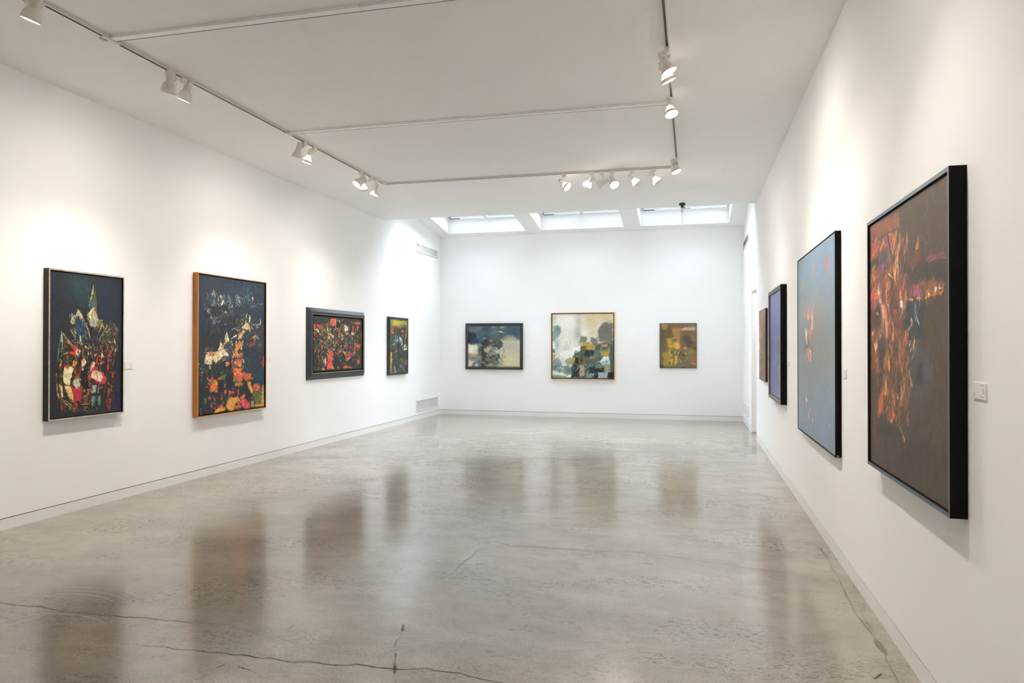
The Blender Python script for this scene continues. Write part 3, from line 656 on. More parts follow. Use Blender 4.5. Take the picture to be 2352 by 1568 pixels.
def canvas(art, w_, h_, parent, x0, z0, depth, relief, rough=.42, gain=1.0, spec=.4):
    """the painted cloth: front grid plus turned edges"""
    W_, H_ = art.W, art.H
    u = np.linspace(-.5, .5, W_)*w_+x0; v = np.linspace(.5, -.5, H_)*h_+z0
    U, V = np.meshgrid(u, v); hg = art.hg.copy(); hg -= hg.mean()
    # the two-pixel border stays flat so the cloth meets its frame cleanly
    ed = np.ones((H_, W_)); ed[:2] = ed[-2:] = 0; ed[:, :2] = ed[:, -2:] = 0
    D = -(depth+relief*hg*ed)
    co_ = np.stack([U, D, V], -1).reshape(-1, 3).astype(np.float32)
    ii = np.arange(H_*W_).reshape(H_, W_)
    fs = np.stack([ii[1:, :-1], ii[1:, 1:], ii[:-1, 1:], ii[:-1, :-1]], -1).reshape(-1, 4)
    x1, x2, z1, z2 = u[0], u[-1], v[-1], v[0]; nb = len(co_)
    back = np.array([(x1,-.004,z2),(x2,-.004,z2),(x2,-.004,z1),(x1,-.004,z1)], np.float32); cn = [ii[0,0], ii[0,-1], ii[-1,-1], ii[-1,0]]
    fs = np.concatenate([fs, [[cn[k], cn[(k+1) % 4], nb+(k+1) % 4, nb+k] for k in range(4)], [[nb, nb+1, nb+2, nb+3]]])
    co_ = np.concatenate([co_, back]); nf = len(fs)
    me = bpy.data.meshes.new('canvas'); me.vertices.add(len(co_)); me.vertices.foreach_set('co', co_.ravel())
    me.loops.add(nf*4); me.loops.foreach_set('vertex_index', fs.ravel().astype(np.int32))
    me.polygons.add(nf); me.polygons.foreach_set('loop_start', np.arange(0, nf*4, 4, dtype=np.int32))
    try: me.polygons.foreach_set('loop_total', np.full(nf, 4, np.int32))
    except Exception: pass
    me.update(calc_edges=True)
    c = np.clip(art.img*gain, 0, 1); c = np.where(c <= .04045, c/12.92, ((c+.055)/1.055)**2.4).reshape(-1, 3)
    c = np.concatenate([c, np.full((4, 3), .06)]); c4 = np.concatenate([c, np.ones((len(c), 1))], 1).astype(np.float32)
    at = me.color_attributes.new('paint', 'FLOAT_COLOR', 'POINT'); at.data.foreach_set('color', c4.ravel())
    sm = np.ones(nf, bool); sm[-5:] = False; me.polygons.foreach_set('use_smooth', sm)
    key = 'oil_paint_%.2f_%.2f' % (rough, spec)
    if key not in M:
        m = bpy.data.materials.new(key); m.use_nodes = True; nt = m.node_tree; b = nt.nodes['Principled BSDF']
        a_ = nt.nodes.new('ShaderNodeAttribute'); a_.attribute_name = 'paint'; nt.links.new(a_.outputs['Color'], b.inputs['Base Color'])
        b.inputs['Roughness'].default_value = rough; b.inputs['Specular IOR Level'].default_value = spec
        tc = nt.nodes.new('ShaderNodeTexCoord'); n = nt.nodes.new('ShaderNodeTexNoise'); n.inputs['Scale'].default_value = 220; n.inputs['Detail'].default_value = 2
        bp = nt.nodes.new('ShaderNodeBump'); bp.inputs['Strength'].default_value = .03; bp.inputs['Distance'].default_value = .002
        nt.links.new(tc.outputs['Object'], n.inputs['Vector']); nt.links.new(n.outputs['Fac'], bp.inputs['Height']); nt.links.new(bp.outputs[0], b.inputs['Normal'])
        M[key] = m
    me.materials.append(M[key])
    return link(bpy.data.objects.new('canvas', me), parent)
def painting(loc, rotz, w_, h_, prof, mats, mlist, inset, depth, art, label, relief=.0012, back_d=.006, fillet=None, **kw):
    r = empty('framed_painting', loc, rotz); tag(r, label, 'painting')
    f = MB(); f.ring(w_, h_, prof, mats)
    f.box(-w_/2+.02, w_/2-.02, -back_d, -.001, -h_/2+.02, h_/2-.02, len(mlist)-1)
    f.build('frame', mlist, r, weld=.00005)
    if fillet:
        g_ = MB(); g_.ring(w_, h_, fillet[0], [0]*(len(fillet[0])-1)); g_.build('inner_fillet', fillet[1], r)
    canvas(art, w_-2*inset, h_-2*inset, r, 0, 0, depth, relief, **kw)
    return r
M['fr_dark'] = mat('frame_espresso', '1b1209', .45, .4, noise=('2a1c10', (3, 3, 40), 3))
M['fr_silver'] = mat('frame_silver_leaf', 'b9ad9a', .35, .5, .55, noise=('d2c8b8', (30, 30, 30), 4))
M['fr_black'] = mat('frame_black', '050403', .5, .3)
M['fr_wood'] = mat('frame_honey_wood', 'a8641c', .38, .5, noise=('b8732a', (18, 18, 3), 4))
M['fr_woodlight'] = mat('frame_honey_edge', 'cf9a5c', .35, .5)
M['fr_slate'] = mat('frame_slate', '272f37', .42, .5, noise=('2f3942', (8, 8, 8), 3))
M['fr_gold'] = mat('gold_fillet', 'b99a62', .35, .5, .6)
M['fr_slate2'] = mat('frame_charcoal', '33363b', .45, .45)
M['fr_bluegrey'] = mat('frame_bluegrey_edge', '56606e', .4, .5)
M['fr_brass'] = mat('frame_brass', 'c08f3e', .32, .5, .55, noise=('d4a654', (40, 40, 40), 2))
M['fr_bronze'] = mat('frame_bronze', '5c564c', .38, .5, .35, noise=('6d675c', (30, 30, 5), 4))
M['fr_soot'] = mat('frame_soot', '0a0403', .55, .18)
M['fr_brown'] = mat('canvas_edge_brown', '3a2418', .6, .3)
M['fr_olive'] = mat('frame_olive_grey', '3c3f38', .5, .4)
M['fr_chip'] = mat('chipped_wood', 'b06a32', .6, .3)
# ---- left wall, nearest: dark tall canvas
A = Art(270, 420, '262a31', [(117.2,619.6),(279.6,640),(281.1,944.5),(115.6,962.4)], 3)
A.view(100, 610, 7.84)
A.z(260, '1e2026 2b2a2c 25303c 2c2f36 1b1c22 2e3440', (130,60,1430,2700), 150, 9, 88, 12, .5, .5, 1)
A.fog('2b4a4a', 650, 380, 200, 330, .75).fog('22375a', 1180, 600, 200, 600, .5).fog('1c2c4e', 150, 420, 60, 200, .7).fog('26505e', 810, 430, 50, 160, .6)
A.z(30, '35584f 2c4550 3a4438', (560,160,820,620), 160, 8, 95, 10, .5, .6, 2)
A.z(26, '0c0c0e 141317 4a5648 6a6a58', (840,240,960,360), 34, 5, 60, 60, .9, 1.4, 3)
A.p('4f5d46', [905,330,865,500,835,640,850,760,960,780,975,650,940,480], .6).s('c2ab2e', 16, [905,425,885,520,860,610]).s('8e8a35', 12, [880,540,850,640]).s('5f7a4a', 14, [915,480,940,600,955,720]).s('b4862f', 12, [905,660,935,720,955,770]).s('2d6a9a', 26, [885,640,878,700,868,760]).s('17181a', 10, [960,480,985,620,990,800,1010,930]).s('a99f88', 8, [820,520,830,600]).s('17181a', 9, [850,450,835,560])
A.p('c8c3a2', [905,745,960,830,1000,960,975,1060,950,1100,900,1090,840,1050,860,960,790,880,850,800], .6).p('8aa0a8', [915,930,945,980,930,1040,895,1030,890,970], .5).s('7c7340', 10, [905,760,885,880,870,1000,850,1050]).s('a8552e', 9, [920,800,960,900,985,960]).s('ded8bd', 12, [880,780,830,850]).s('ece3c8', 12, [935,800,975,900]).s('8c4a2a', 8, [905,1060,970,1000]).s('2e2a22', 7, [905,920,890,1000,905,1080,960,1060])
A.p('66702f', [990,975,1080,965,1060,1060,980,1130,975,1040], .6).s('d4d4b4', 8, [1000,970,1080,968]).s('c5b684', 16, [1065,1030,1040,1110,1010,1190]).s('7f9234', 12, [960,1100,930,1150])
A.p('aba27c', [640,765,700,850,750,970,700,1000,650,900,590,880,610,820], .6).s('d6cda6', 14, [640,790,690,880,745,975]).s('b06a58', 9, [650,880,690,960,715,1020]).s('3a3528', 8, [665,790,720,900]).p('c2bb94', [560,860,600,900,590,1000,530,1045,505,1000,520,920], .7).s('2a2b22', 9, [545,900,580,930,540,1000]).s('57582f', 10, [570,890,560,960])
A.z(40, '0e0f12 6a5c28 2f4438 1a1b1e', (590,600,680,740), 40, 6, 80, 50, .9, 1.3, 4)
A.p('20384e', [600,940,700,960,760,1080,790,1180,740,1380,660,1380,560,1060], .8).z(46, '27547c 1d2c3c 345a4c 121820 8a8c6c 1c3f66', (570,950,800,1390), 90, 12, 75, 25, .9, 1.2, 5)
A.s('d3cdb0', 16, [672,1230,680,1330,690,1370]).s('21407e', 30, [700,1330,705,1380]).s('1f4a72', 26, [770,1090,740,1200,720,1300]).s('d9cfa8', 12, [770,1000,800,1100,830,1200,860,1320]).s('141518', 14, [800,1010,850,1120,880,1250]).s('b5582c', 10, [745,1240,790,1280]).s('ccb98a', 10, [780,1180,750,1260,790,1320]).s('17181c', 30, [740,840,780,960,850,1100,900,1220])
A.s('c9bf94', 10, [490,1130,560,1240,600,1320]).s('b4552e', 8, [510,1140,570,1230]).s('c9c5a0', 9, [570,1110,600,1300]).s('caa25e', 9, [500,1130,560,1100])
A.p('3d4536', [1230,960,1350,1170,1240,1260,1300,1500,1240,1560,1110,1480,1030,1350,1180,1060], .8).z(60, 'c7b98a 8c8152 2a2e26 a8542e 55603a d8caa0 1c1e1c', (1010,1050,1340,1560), 90, 12, 70, 28, .9, 1.2, 6)
A.s('d1c79c', 12, [1170,1070,1090,1180,1020,1330]).s('b6755a', 12, [1275,1030,1345,1160,1270,1240]).s('2f4d4a', 34, [1240,1080,1270,1180]).s('8c2f28', 12, [1230,1010,1190,1060])
A.s('cdbd8c', 26, [1210,1360,1225,1430,1215,1490]).s('cbb06e', 20, [1270,1290,1310,1400,1335,1520]).s('1c1d1e', 14, [1245,1290,1260,1420]).s('e0d6b4', 9, [1250,1330,1270,1470])
# tent at the left and the crowd of strokes
A.p('3e4a36', [345,1180,400,1260,520,1440,640,1470,620,1560,300,1560,300,1400], .7).s('6f9a86', 22, [345,1170,330,1300,300,1460,285,1560]).s('b9c08a', 14, [350,1230,345,1380,325,1500]).s('cfc48c', 9, [360,1200,450,1300,540,1420]).s('b64e22', 14, [385,1260,470,1370,540,1470]).s('dfcb9a', 9, [440,1330,490,1430,510,1530]).p('4d4a30', [380,1300,440,1390,400,1450,350,1500], .5).s('2c4a4c', 10, [380,1170,470,1260,550,1360]).s('caa568', 9, [540,1350,640,1380,700,1410,830,1385])
A.view(100, 780, 7.84)
body = [300,30,520,60,640,100,820,60,1000,60,1100,20,1330,60,1340,180,1250,470,1310,600,1290,840,1270,1100,1220,1270,1120,1230,880,1290,560,1300,350,1330,250,960,240,740,260,520,280,260]
A.p('2c2620', body, 1.2, .8)
A.z(330, '1b1c1c 2b2f2a 5a3a20 8c3a22 c86a38 d9c8a0 a82a2c 3c4a38 e0b45a 141414 7c6a3c', None, 70, 14, 78, 28, .92, 1.1, 7, poly=body)
A.s('3f7f7a', 16, [300,60,290,200,265,380]).s('2f5f4c', 20, [290,300,265,420]).p('45412a', [370,20,430,20,440,100,380,180,330,200,345,90], .6)
A.p('cf3a3c', [540,120,650,130,690,180,600,300,500,230,480,195,560,200], .7).p('ecdcb2', [610,150,690,190,670,240,630,290,590,210], .7).p('c8462a', [530,60,640,120,560,130], .6).s('ead9b4', 13, [335,290,370,250,440,232]).p('3c4438', [380,280,440,260,510,300,500,400,430,440,370,370], .7).s('b9442e', 16, [450,270,440,400]).p('c04a2e', [375,430,430,440,500,430,480,470,430,510,390,470], .7)
A.p('e9d6a8', [395,470,430,515,500,470,570,510,560,560,530,600,540,660,500,690,500,810,440,820,380,760,370,620,385,540], .8).s('f2dca0', 26, [500,520,490,600,500,760]).s('cdb98c', 10, [420,560,440,700]).p('4f5044', [395,790,450,790,450,815,400,815], .4)
A.p('d7891f', [560,350,630,380,590,470,530,480], .7).s('c8611e', 18, [330,430,310,520]).s('e6b13e', 10, [350,370,300,470]).s('7a5a1e', 30, [580,520,590,620]).z(24, 'c9411f e08b2a 5a3a18 e9d9b0', (560,500,690,680), 50, 10, 70, 40, .9, 1, 8)
A.p('e8cfa4', [745,310,790,390,760,450,700,490,700,420,710,350], .7).s('d35d33', 22, [745,320,700,370,695,410]).z(60, '101214 151719 e9dcc0 2d2f2e', (690,470,880,900), 60, 16, 80, 40, .95, 1, 9)
A.p('101316', [700,560,790,520,800,680,870,880,760,890,690,800,700,700], 1).z(26, 'ded2b6 2d3230 b8442c', (690,480,880,900), 44, 7, 70, 50, .9, 1.3, 10)
A.z(90, '161819 e4d8ba 0f1112 8fa3a0 c9a45c 3a2c20 b5472c', (640,60,1110,300), 46, 11, 84, 24, .95, 1.2, 11)
A.s('dfe0cc', 20, [820,210,825,260]).s('cdd3c4', 18, [865,215,868,260]).s('e6e0cc', 20, [805,300,812,325]).s('edcfae', 26, [1065,180,1065,330]).s('f0dcc0', 22, [1060,280,1065,320]).s('d8323a', 22, [1000,270,980,350,960,420]).s('cf3b40', 24, [1175,280,1180,400,1165,560]).p('c22a3a', [1170,190,1240,180,1230,240,1190,270], .6).s('dd6d2e', 26, [1030,425,1110,385]).s('d2343c', 12, [1300,230,1270,350]).s('c0b890', 10, [1310,150,1290,240]).s('a9b7a4', 9, [1280,370,1255,480])
A.p('e5c2a4', [900,380,950,400,920,520,880,570,850,570,860,500], .7).p('d0303c', [940,470,975,480,960,540,900,570,870,570,885,520], .7).p('d63e48', [830,620,880,580,980,540,1080,570,1140,680,1140,760,1060,800,960,770,900,700,820,690], 1).p('ecd6b2', [870,640,900,570,960,545,1060,590,1080,680,1050,770,960,720,880,690], .9).s('b0522e', 14, [955,560,975,640,990,680]).s('d9a46a', 9, [965,560,990,660]).s('b52036', 12, [860,680,960,730,1040,770]).s('d84a3c', 14, [820,740,870,820,890,850])
A.p('c7cbb0', [560,710,640,700,690,810,610,890,540,790], .7).p('cc2740', [515,790,600,890,690,840,720,930,680,1090,600,1120,570,1060,540,940], .9).s('d8303c', 30, [580,1090,600,1150,620,1220]).s('d9564a', 26, [570,690,620,690])
A.p('ecc878', [400,830,510,830,550,1000,570,1110,500,1070,430,940], .8).s('e2b04e', 12, [420,870,500,1060]).s('e9d3a0', 28, [330,760,350,900,350,1080]).s('d9a83c', 20, [300,770,330,900]).s('e4cfa4', 14, [255,750,262,900,300,1040]).s('b8481f', 9, [280,800,300,940,340,1150,355,1340]).s('d2a24a', 10, [250,950,300,1080]).s('c8342e', 22, [340,1200,350,1340]).s('e4d0a4', 10, [360,1120,480,1200,560,1290]).s('17181a', 16, [380,1040,460,1080,560,1180]).s('dcc89a', 9, [350,1110,450,1100]).z(30, 'dfc894 c9692e 1c1d1c b9892f', (350,1100,600,1300), 60, 9, 35, 25, .9, 1.2, 12)
A.z(34, 'c8431f e0602e 2a1c14 c89a4c 8c2a1c', (690,900,860,1160), 110, 11, 95, 15, .9, 1.1, 13).s('d8343c', 16, [835,900,840,1020]).p('1a1c1c', [650,1150,860,1160,850,1230,680,1210], .5).s('c98a5c', 9, [690,1165,860,1165]).s('5a3328', 10, [720,1230,850,1250]).s('5f8a86', 7, [760,1215,850,1220]).s('d2bf94', 6, [690,1260,850,1300])
A.p('24302f', [890,800,1080,820,1110,980,1080,1230,900,1270,870,1000], .6).p('a9b6a8', [900,820,970,810,960,950,880,970], .7).s('e0e2cc', 14, [915,820,920,900]).p('5e7c76', [900,1010,960,1010,940,1150,890,1240,880,1100], .6).s('a6b8a8', 9, [905,1030,890,1200]).s('cdb6a0', 14, [1010,850,1000,960]).s('64807c', 34, [1030,1010,1030,1180]).s('8fa8a0', 7, [1005,1020,1000,1200]).s('151a1c', 22, [875,985,980,990,1100,980]).s('e0e0c4', 8, [1030,870,1080,860]).s('0f1214', 20, [975,830,985,1000,970,1220])
A.s('cf3330', 30, [1140,1070,1180,1180,1190,1260]).s('8c2c26', 22, [1230,830,1220,960,1210,1100]).s('b85a28', 22, [1250,600,1260,680]).s('d98a2c', 14, [1160,750,1200,810]).s('c42c48', 34, [1190,570,1230,580]).z(40, '7a2a22 2c2a22 a85a2c 3c2a1e c8342e', (1100,850,1280,1250), 110, 11, 92, 10, .85, 1, 14)
A.fog('1b2354', 1330, 1120, 70, 170, .9).s('4a7a94', 12, [1345,1220,1335,1270])
A.z(40, '1c1e22 15161a 2a2b2c', (130,300,280,1400), 120, 9, 92, 8, .6, .8, 15)
A.re(1900, 14, 3.0, 80, 26, .12, .55, .55, swirl=.5); A.re(1300, 8, 2.0, 70, 50, .2, .7, 1.0, box=(.08,.2,.95,.97), seed=6)
A.z(120, 'e0d0a4 1a1b1b c9a45c d8cba4 141414 b8462c e8dcc0 33382f 8c8452 d8343c', None, 62, 6, 76, 30, .95, 1.5, 31, poly=body)
A.view(100, 610, 7.84)
A.z(40, 'e4dcb8 c8c094 3a3a28 14161a', (500,860,620,1060), 50, 6, 70, 40, .9, 1.4, 32).z(46, 'ece4c4 8c8a50 c8c094 a8552e', (800,760,1000,1100), 80, 7, 95, 28, .85, 1.4, 33).z(60, '14161a 8c8a60 2c5c84 c9bf94 5a6a4c', (560,940,820,1380), 100, 6, 75, 28, .9, 1.4, 34).z(50, '101215 b8ac7c 1a1c20 6a6c44', (820,1080,1100,1400), 90, 6, 100, 30, .9, 1.4, 35)
A.z(60, '101114 14161a c8b888 7a7450 9c5a34', (1000,1000,1350,1560), 110, 6, 75, 26, .9, 1.4, 36).s('cfc6a0', 7, [905,330,880,480,850,640,830,740]).s('c8b83c', 10, [905,420,885,540,870,620]).s('4a5a3c', 8, [940,440,960,600,975,740]).z(30, '0e0f12 15171b 3c4434', (830,250,980,700), 60, 6, 95, 25, .8, 1.4, 37)
A.s('e4d8b0', 9, [345,1210,360,1330,350,1500]).s('d8c490', 8, [370,1200,460,1320,540,1440]).s('c85a2c', 10, [390,1250,470,1370,540,1480])
A.grain(.05)
c1 = ((0,.001),(0,.059),(.013,.059),(.013,.036),(.026,.034))
painting((XL, 5.454, 1.5115), PI/2, .848, 1.325, c1, [0, 1, 2, 2], [M['fr_dark'], M['fr_silver'], M['fr_black']], .0215, .047, A,
         'tall dark painting of jagged red and cream spires, thin silver frame, nearest on left wall', relief=.0017, gain=1.0)

# ---- left wall, second: night slope in a honey wood frame
A = Art(250, 430, '343c4a', [(456.6,626.9),(609.3,649.3),(607.8,933.8),(454,955)], 5)
A.view(440, 620, 8.711)
A.z(420, '2e3a50 3a4250 2c3444 384048 27406a 3c3a3c 302f33 2b3f58', (120,40,1500,1700), 110, 12, 88, 20, .55, .6, 1)
A.fog('27304a', 950, 200, 300, 160, .6).fog('2e2d30', 560, 900, 330, 300, .7).fog('2c4058', 1350, 500, 160, 500, .5).fog('233a66', 170, 1000, 50, 300, .6).fog('28262a', 420, 1400, 300, 240, .7)
A.z(50, '3a6078 2c5a78 47708a', (1040,250,1180,520), 110, 12, 90, 10, .4, .6, 2)
A.z(36, '8c7a5c 15151a 1a1a1e 6a5a44', (570,210,1010,440), 24, 7, 60, 60, .75, 1.6, 3)
A.z(46, '8aa89a dfe0c8 4c6a70 c8c69c 2c3c3c 5a8c90', (270,400,640,700), 80, 9, 75, 28, .9, 1.4, 4)
A.s('e8e4c8', 15, [285,390,290,430]).s('d2562a', 24, [290,450,320,440]).s('d2965a', 13, [380,455,430,510]).s('e6e0c0', 14, [470,450,475,540]).s('f0e2b8', 20, [650,580,610,690]).s('ead2a0', 14, [640,610,590,680]).s('e9b070', 16, [560,470,600,550]).s('f0e6c6', 9, [520,450,545,600]).s('a8c8c0', 8, [480,400,530,480,560,620]).s('35544c', 14, [300,350,350,470,400,640])
A.z(80, '6ca0b4 a8ccc8 d8e0cc 3c6c80 2c5068 88b8b8', (660,490,1180,650), 70, 8, 85, 22, .85, 1.3, 5).s('8cb4c4', 12, [750,590,800,670,850,750]).s('6f98b0', 8, [780,600,840,700]).s('b85a28', 30, [760,670,765,740]).s('c87c30', 9, [745,740,785,760]).s('dfe6d0', 14, [950,520,965,640]).s('a8ccc4', 8, [975,520,985,640]).s('e8e6c8', 20, [1215,530,1245,570]).s('c8482c', 24, [1230,610,1225,660]).s('b0ccc8', 9, [1160,600,1210,540]).s('2c4048', 12, [1150,620,1140,760,1130,850])
A.z(30, '8fb0bc 5a7888 c8d4d0', (1200,640,1440,730), 40, 8, 20, 30, .7, 1.2, 6)
A.z(50, 'dfe8e8 7c98a8 a8bcc0 2a2c30 8c8064 4c5c68', (600,790,840,930), 44, 8, 70, 50, .85, 1.5, 7).z(46, 'c8d4dc 5a88a0 8ca8b8 2c3038 dfe6e8', (390,900,610,1060), 44, 8, 65, 50, .85, 1.5, 8).z(16, 'dfe8ea 6a8494', (270,720,380,840), 34, 9, 70, 50, .9, 1.5, 9)
A.z(34, '8c7458 6a5a48 c8a888 3c3a3c', (360,1050,620,1260), 60, 8, 115, 30, .7, 1.3, 10)
A.z(70, '23262c 2b2c30 4c5866', (140,1100,560,1560), 50, 10, 80, 40, .6, 1, 11)
A.z(30, '9c9c6c d8d09c 5c6448 2c2c2c', (890,960,1060,1160), 70, 8, 60, 50, .9, 1.4, 12)
A.p('e6cf98', [1090,1040,1150,1060,1200,1160,1130,1180,1060,1160,1010,1150,1060,1080], .8).s('ddcf98', 22, [1100,880,1110,960,1080,1040]).s('e2d6a8', 20, [1160,880,1180,930,1160,1050]).s('3c3c34', 10, [1120,900,1140,960]).s('d8cc98', 9, [1130,850,1100,900]).s('d9cfa0', 8, [800,1190,870,1150,930,1200,1000,1150])
A.s('a4a06c', 30, [1220,1070,1300,1085,1380,1070]).s('dccf98', 12, [1385,950,1392,1100]).s('c4c494', 20, [1310,1130,1350,1140]).s('a8c4c4', 12, [1190,1100,1240,1180]).z(40, '2f4c3a 24303c 35583e b86a38', (1050,1150,1440,1500), 60, 14, 80, 40, .8, 1, 13)
A.p('e08a4c', [1020,1190,1090,1210,1000,1340,930,1340,940,1260,990,1230], .8).s('f6e4c4', 22, [1070,1160,1000,1260,960,1350]).s('d2562e', 16, [1000,1240,950,1310]).s('f4dcb4', 16, [1000,1330,930,1370]).s('e0662e', 18, [1170,1170,1200,1210]).s('f0dcb0', 9, [1160,1160,1180,1220])
A.p('dcd0a4', [710,1210,740,1290,770,1440,700,1390,665,1380], .7).s('4c4c40', 8, [700,1260,730,1420]).p('d8cca0', [560,1360,590,1420,560,1560,640,1560,700,1480,730,1400,690,1400,640,1500], .8).z(40, 'b84a2c 5c503c 2f342f d8ccA0 7a5a40', (560,1380,720,1568), 60, 10, 80, 30, .9, 1.2, 14)
A.s('e0b070', 26, [850,1340,900,1290]).s('f2e4cc', 18, [800,1370,850,1320,910,1300]).s('e0d8ac', 26, [800,1400,830,1500]).p('e2872c', [880,1470,960,1410,1010,1420,1000,1568,880,1568], .9).s('f0e0b0', 14, [1035,1400,1010,1568]).s('e8dcac', 12, [910,1400,880,1480])
A.p('e2d0b0', [1190,1340,1290,1280,1310,1310,1240,1340], .7).p('dc6438', [1240,1340,1300,1320,1290,1400,1250,1380], .7).s('e8cfb0', 12, [1300,1310,1360,1370]).z(30, 'c8502c d8683c 8c3c28', (1120,1400,1260,1568), 30, 20, 80, 40, .9, 1, 15).s('c8502c', 26, [1400,1220,1410,1240]).s('8c8450', 24, [1370,1470,1360,1520])
A.view(440, 780, 8.711)
A.p('262a30', [120,0,560,0,400,200,300,240,240,440,120,420], 2, 3, .5)
A.z(60, '2a2c30 20242a 34485c 3c3c3c', (130,0,330,400), 60, 12, 80, 30, .6, 1, 16)
A.p('2b3440', [1030,150,1460,150,1460,900,1240,880,1200,640,1050,560], 3, 4, .9).z(60, '2c4452 263a48 31505a 22303e 2f5248', (1020,200,1460,860), 120, 24, 85, 30, .6, .7, 17).fog('264a6a', 1330, 720, 100, 200, .5)
A.p('232a30', [130,400,760,300,850,560,1100,640,1200,900,1230,1150,1000,1400,440,1530,120,1530], 3, 3, .95).z(260, '1f262c 2a3036 203a3a 2c4a3a 25303c 2f5a3c 1c2430', (120,420,1100,1500), 70, 22, 80, 30, .75, .8, 18)
A.z(40, '2c6a48 2a5c44 3c7c4c 3a5a40', (130,500,720,820), 60, 26, 70, 30, .7, .8, 19)
A.p('ecdcae', [310,240,250,460,330,480,400,500,440,380,480,440,640,320,760,300,680,200,600,150,540,160,540,220,420,240], .9).z(90, 'f6eacc d8a45c 8c6a3c fff4dc c8603c 2c2f2c eedcb0', (300,150,740,460), 80, 9, 140, 40, .85, 1.4, 20)
A.p('e05a3c', [330,260,390,250,440,300,400,330,360,300], .9).p('d06838', [400,250,470,260,450,320,400,320], .8).s('fff2dc', 26, [320,300,290,420]).s('fbeccc', 24, [340,330,390,470]).s('5c3a28', 9, [305,245,350,330,400,410]).s('c8702c', 20, [300,440,330,410]).s('fdf0d4', 20, [480,480,500,420,620,350]).s('f4e6c4', 30, [650,260,740,295]).s('e0a860', 20, [360,500,390,580]).s('f0dcb0', 9, [352,480,360,600])
A.s('d84c4c', 20, [745,150,755,190]).z(24, 'a8b0a4 5c6a68 2c3438 c8ccb8', (700,60,830,260), 60, 10, 70, 50, .8, 1.2, 21)
A.p('e39a36', [900,40,980,40,960,170,900,260,860,240,880,140], .9).s('e0662e', 34, [960,60,960,110]).s('f0e4bc', 16, [1000,160,1010,210]).p('e0703a', [830,240,1000,260,1040,320,960,340,900,320,840,310], 1.4).z(50, 'e87c3c f2c890 e0602c 3c5a3c f6e6c0', (810,240,1040,560), 50, 18, 80, 50, .9, 1, 22)
A.p('e2743c', [900,380,1000,400,1010,450,960,520,880,500], 1.2).p('e8874c', [680,430,760,450,730,520,680,530], 1.4).s('f8e6c0', 24, [700,450,720,500]).s('f8dcb0', 16, [930,470,940,500]).z(16, 'f0a060 e8743c', (800,420,1000,520), 40, 20, 60, 40, .9, 1, 23)
A.p('e46c38', [840,540,1020,560,1040,700,1020,800,1000,850,940,850,930,800,870,780,840,700], 1).p('e0685c', [840,640,880,660,900,760,850,740], 1).s('cf7a30', 12, [950,560,960,660]).s('e46a3c', 20, [820,520,815,640]).p('d65c3c', [1060,660,1180,680,1210,730,1190,790,1100,820,1050,780,1040,700], 1).s('d8743c', 30, [1040,670,1100,670]).s('e29c3c', 30, [1200,770,1240,770]).s('d8a43c', 16, [1190,680,1200,700])
A.z(14, 'e89a3c f0b04c', (840,790,900,830), 30, 16, 80, 40, .95, 1, 24).p('e6923c', [870,870,1030,850,1040,900,1010,920,940,905,870,940], 1).p('d9a030', [1120,830,1170,830,1220,940,1240,1090,1190,1040,1130,960], .9)
A.s('e05a34', 24, [180,655,240,655]).s('e0643c', 20, [310,600,300,690]).s('e8465c', 42, [410,700,412,790]).s('ec6c4c', 40, [590,640,600,670]).s('e85a3c', 26, [310,740,340,800]).p('e8643c', [520,800,540,760,620,720,600,800], .9).s('e87c4c', 30, [340,800,370,830]).s('dc8c9c', 22, [370,820,400,880]).s('e64a44', 34, [320,860,400,930]).p('e07a34', [450,800,510,800,520,880,510,1070,490,1040,360,1040,360,960,380,940,420,900], 1).z(20, 'd89a3c e8643c c8782c', (380,800,520,1040), 60, 22, 88, 20, .9, 1, 25).s('e0503c', 30, [280,940,320,945]).s('e8643c', 24, [670,890,665,960])
A.p('3c7c4c', [620,690,680,690,670,790,640,800,620,760], 1).s('6a7a34', 26, [655,800,655,860]).p('20242a', [540,820,640,800,650,960,610,1060,540,1000], 1).p('1f262a', [700,660,820,680,850,900,820,1010,720,1000,690,800], 1)
A.p('e8643c', [670,990,710,1010,700,1100,660,1080], .8).s('e8643c', 24, [610,1060,600,1200]).p('e85c50', [750,1040,860,1040,860,1080,750,1110], 1).s('ec4c64', 30, [820,1040,860,1050]).s('e84c64', 26, [885,1055,900,1055]).s('e8505c', 24, [935,990,950,1110]).s('f0dcc0', 7, [820,960,830,990]).s('f0a84c', 20, [760,1020,770,1050])
A.s('e8505c', 40, [430,1130,450,1160]).s('e85a6c', 20, [460,1170,460,1230]).s('e8643c', 34, [355,1150,360,1190]).s('e05c40', 26, [520,1150,525,1190]).s('4c6a34', 40, [260,1130,265,1300]).s('6a7a34', 22, [290,1180,280,1280]).s('e8505c', 26, [390,1260,390,1380]).s('e8643c', 22, [430,1260,490,1280]).s('e84c5c', 36, [440,1370,480,1390]).s('e84c6c', 34, [185,1470,195,1500]).s('2c5ca4', 24, [185,1370,185,1430]).s('2a4a8c', 22, [680,1160,690,1200]).s('f4e6d0', 18, [640,1270,655,1260]).p('2a6a4c', [490,1310,540,1300,520,1360,490,1360], 1)
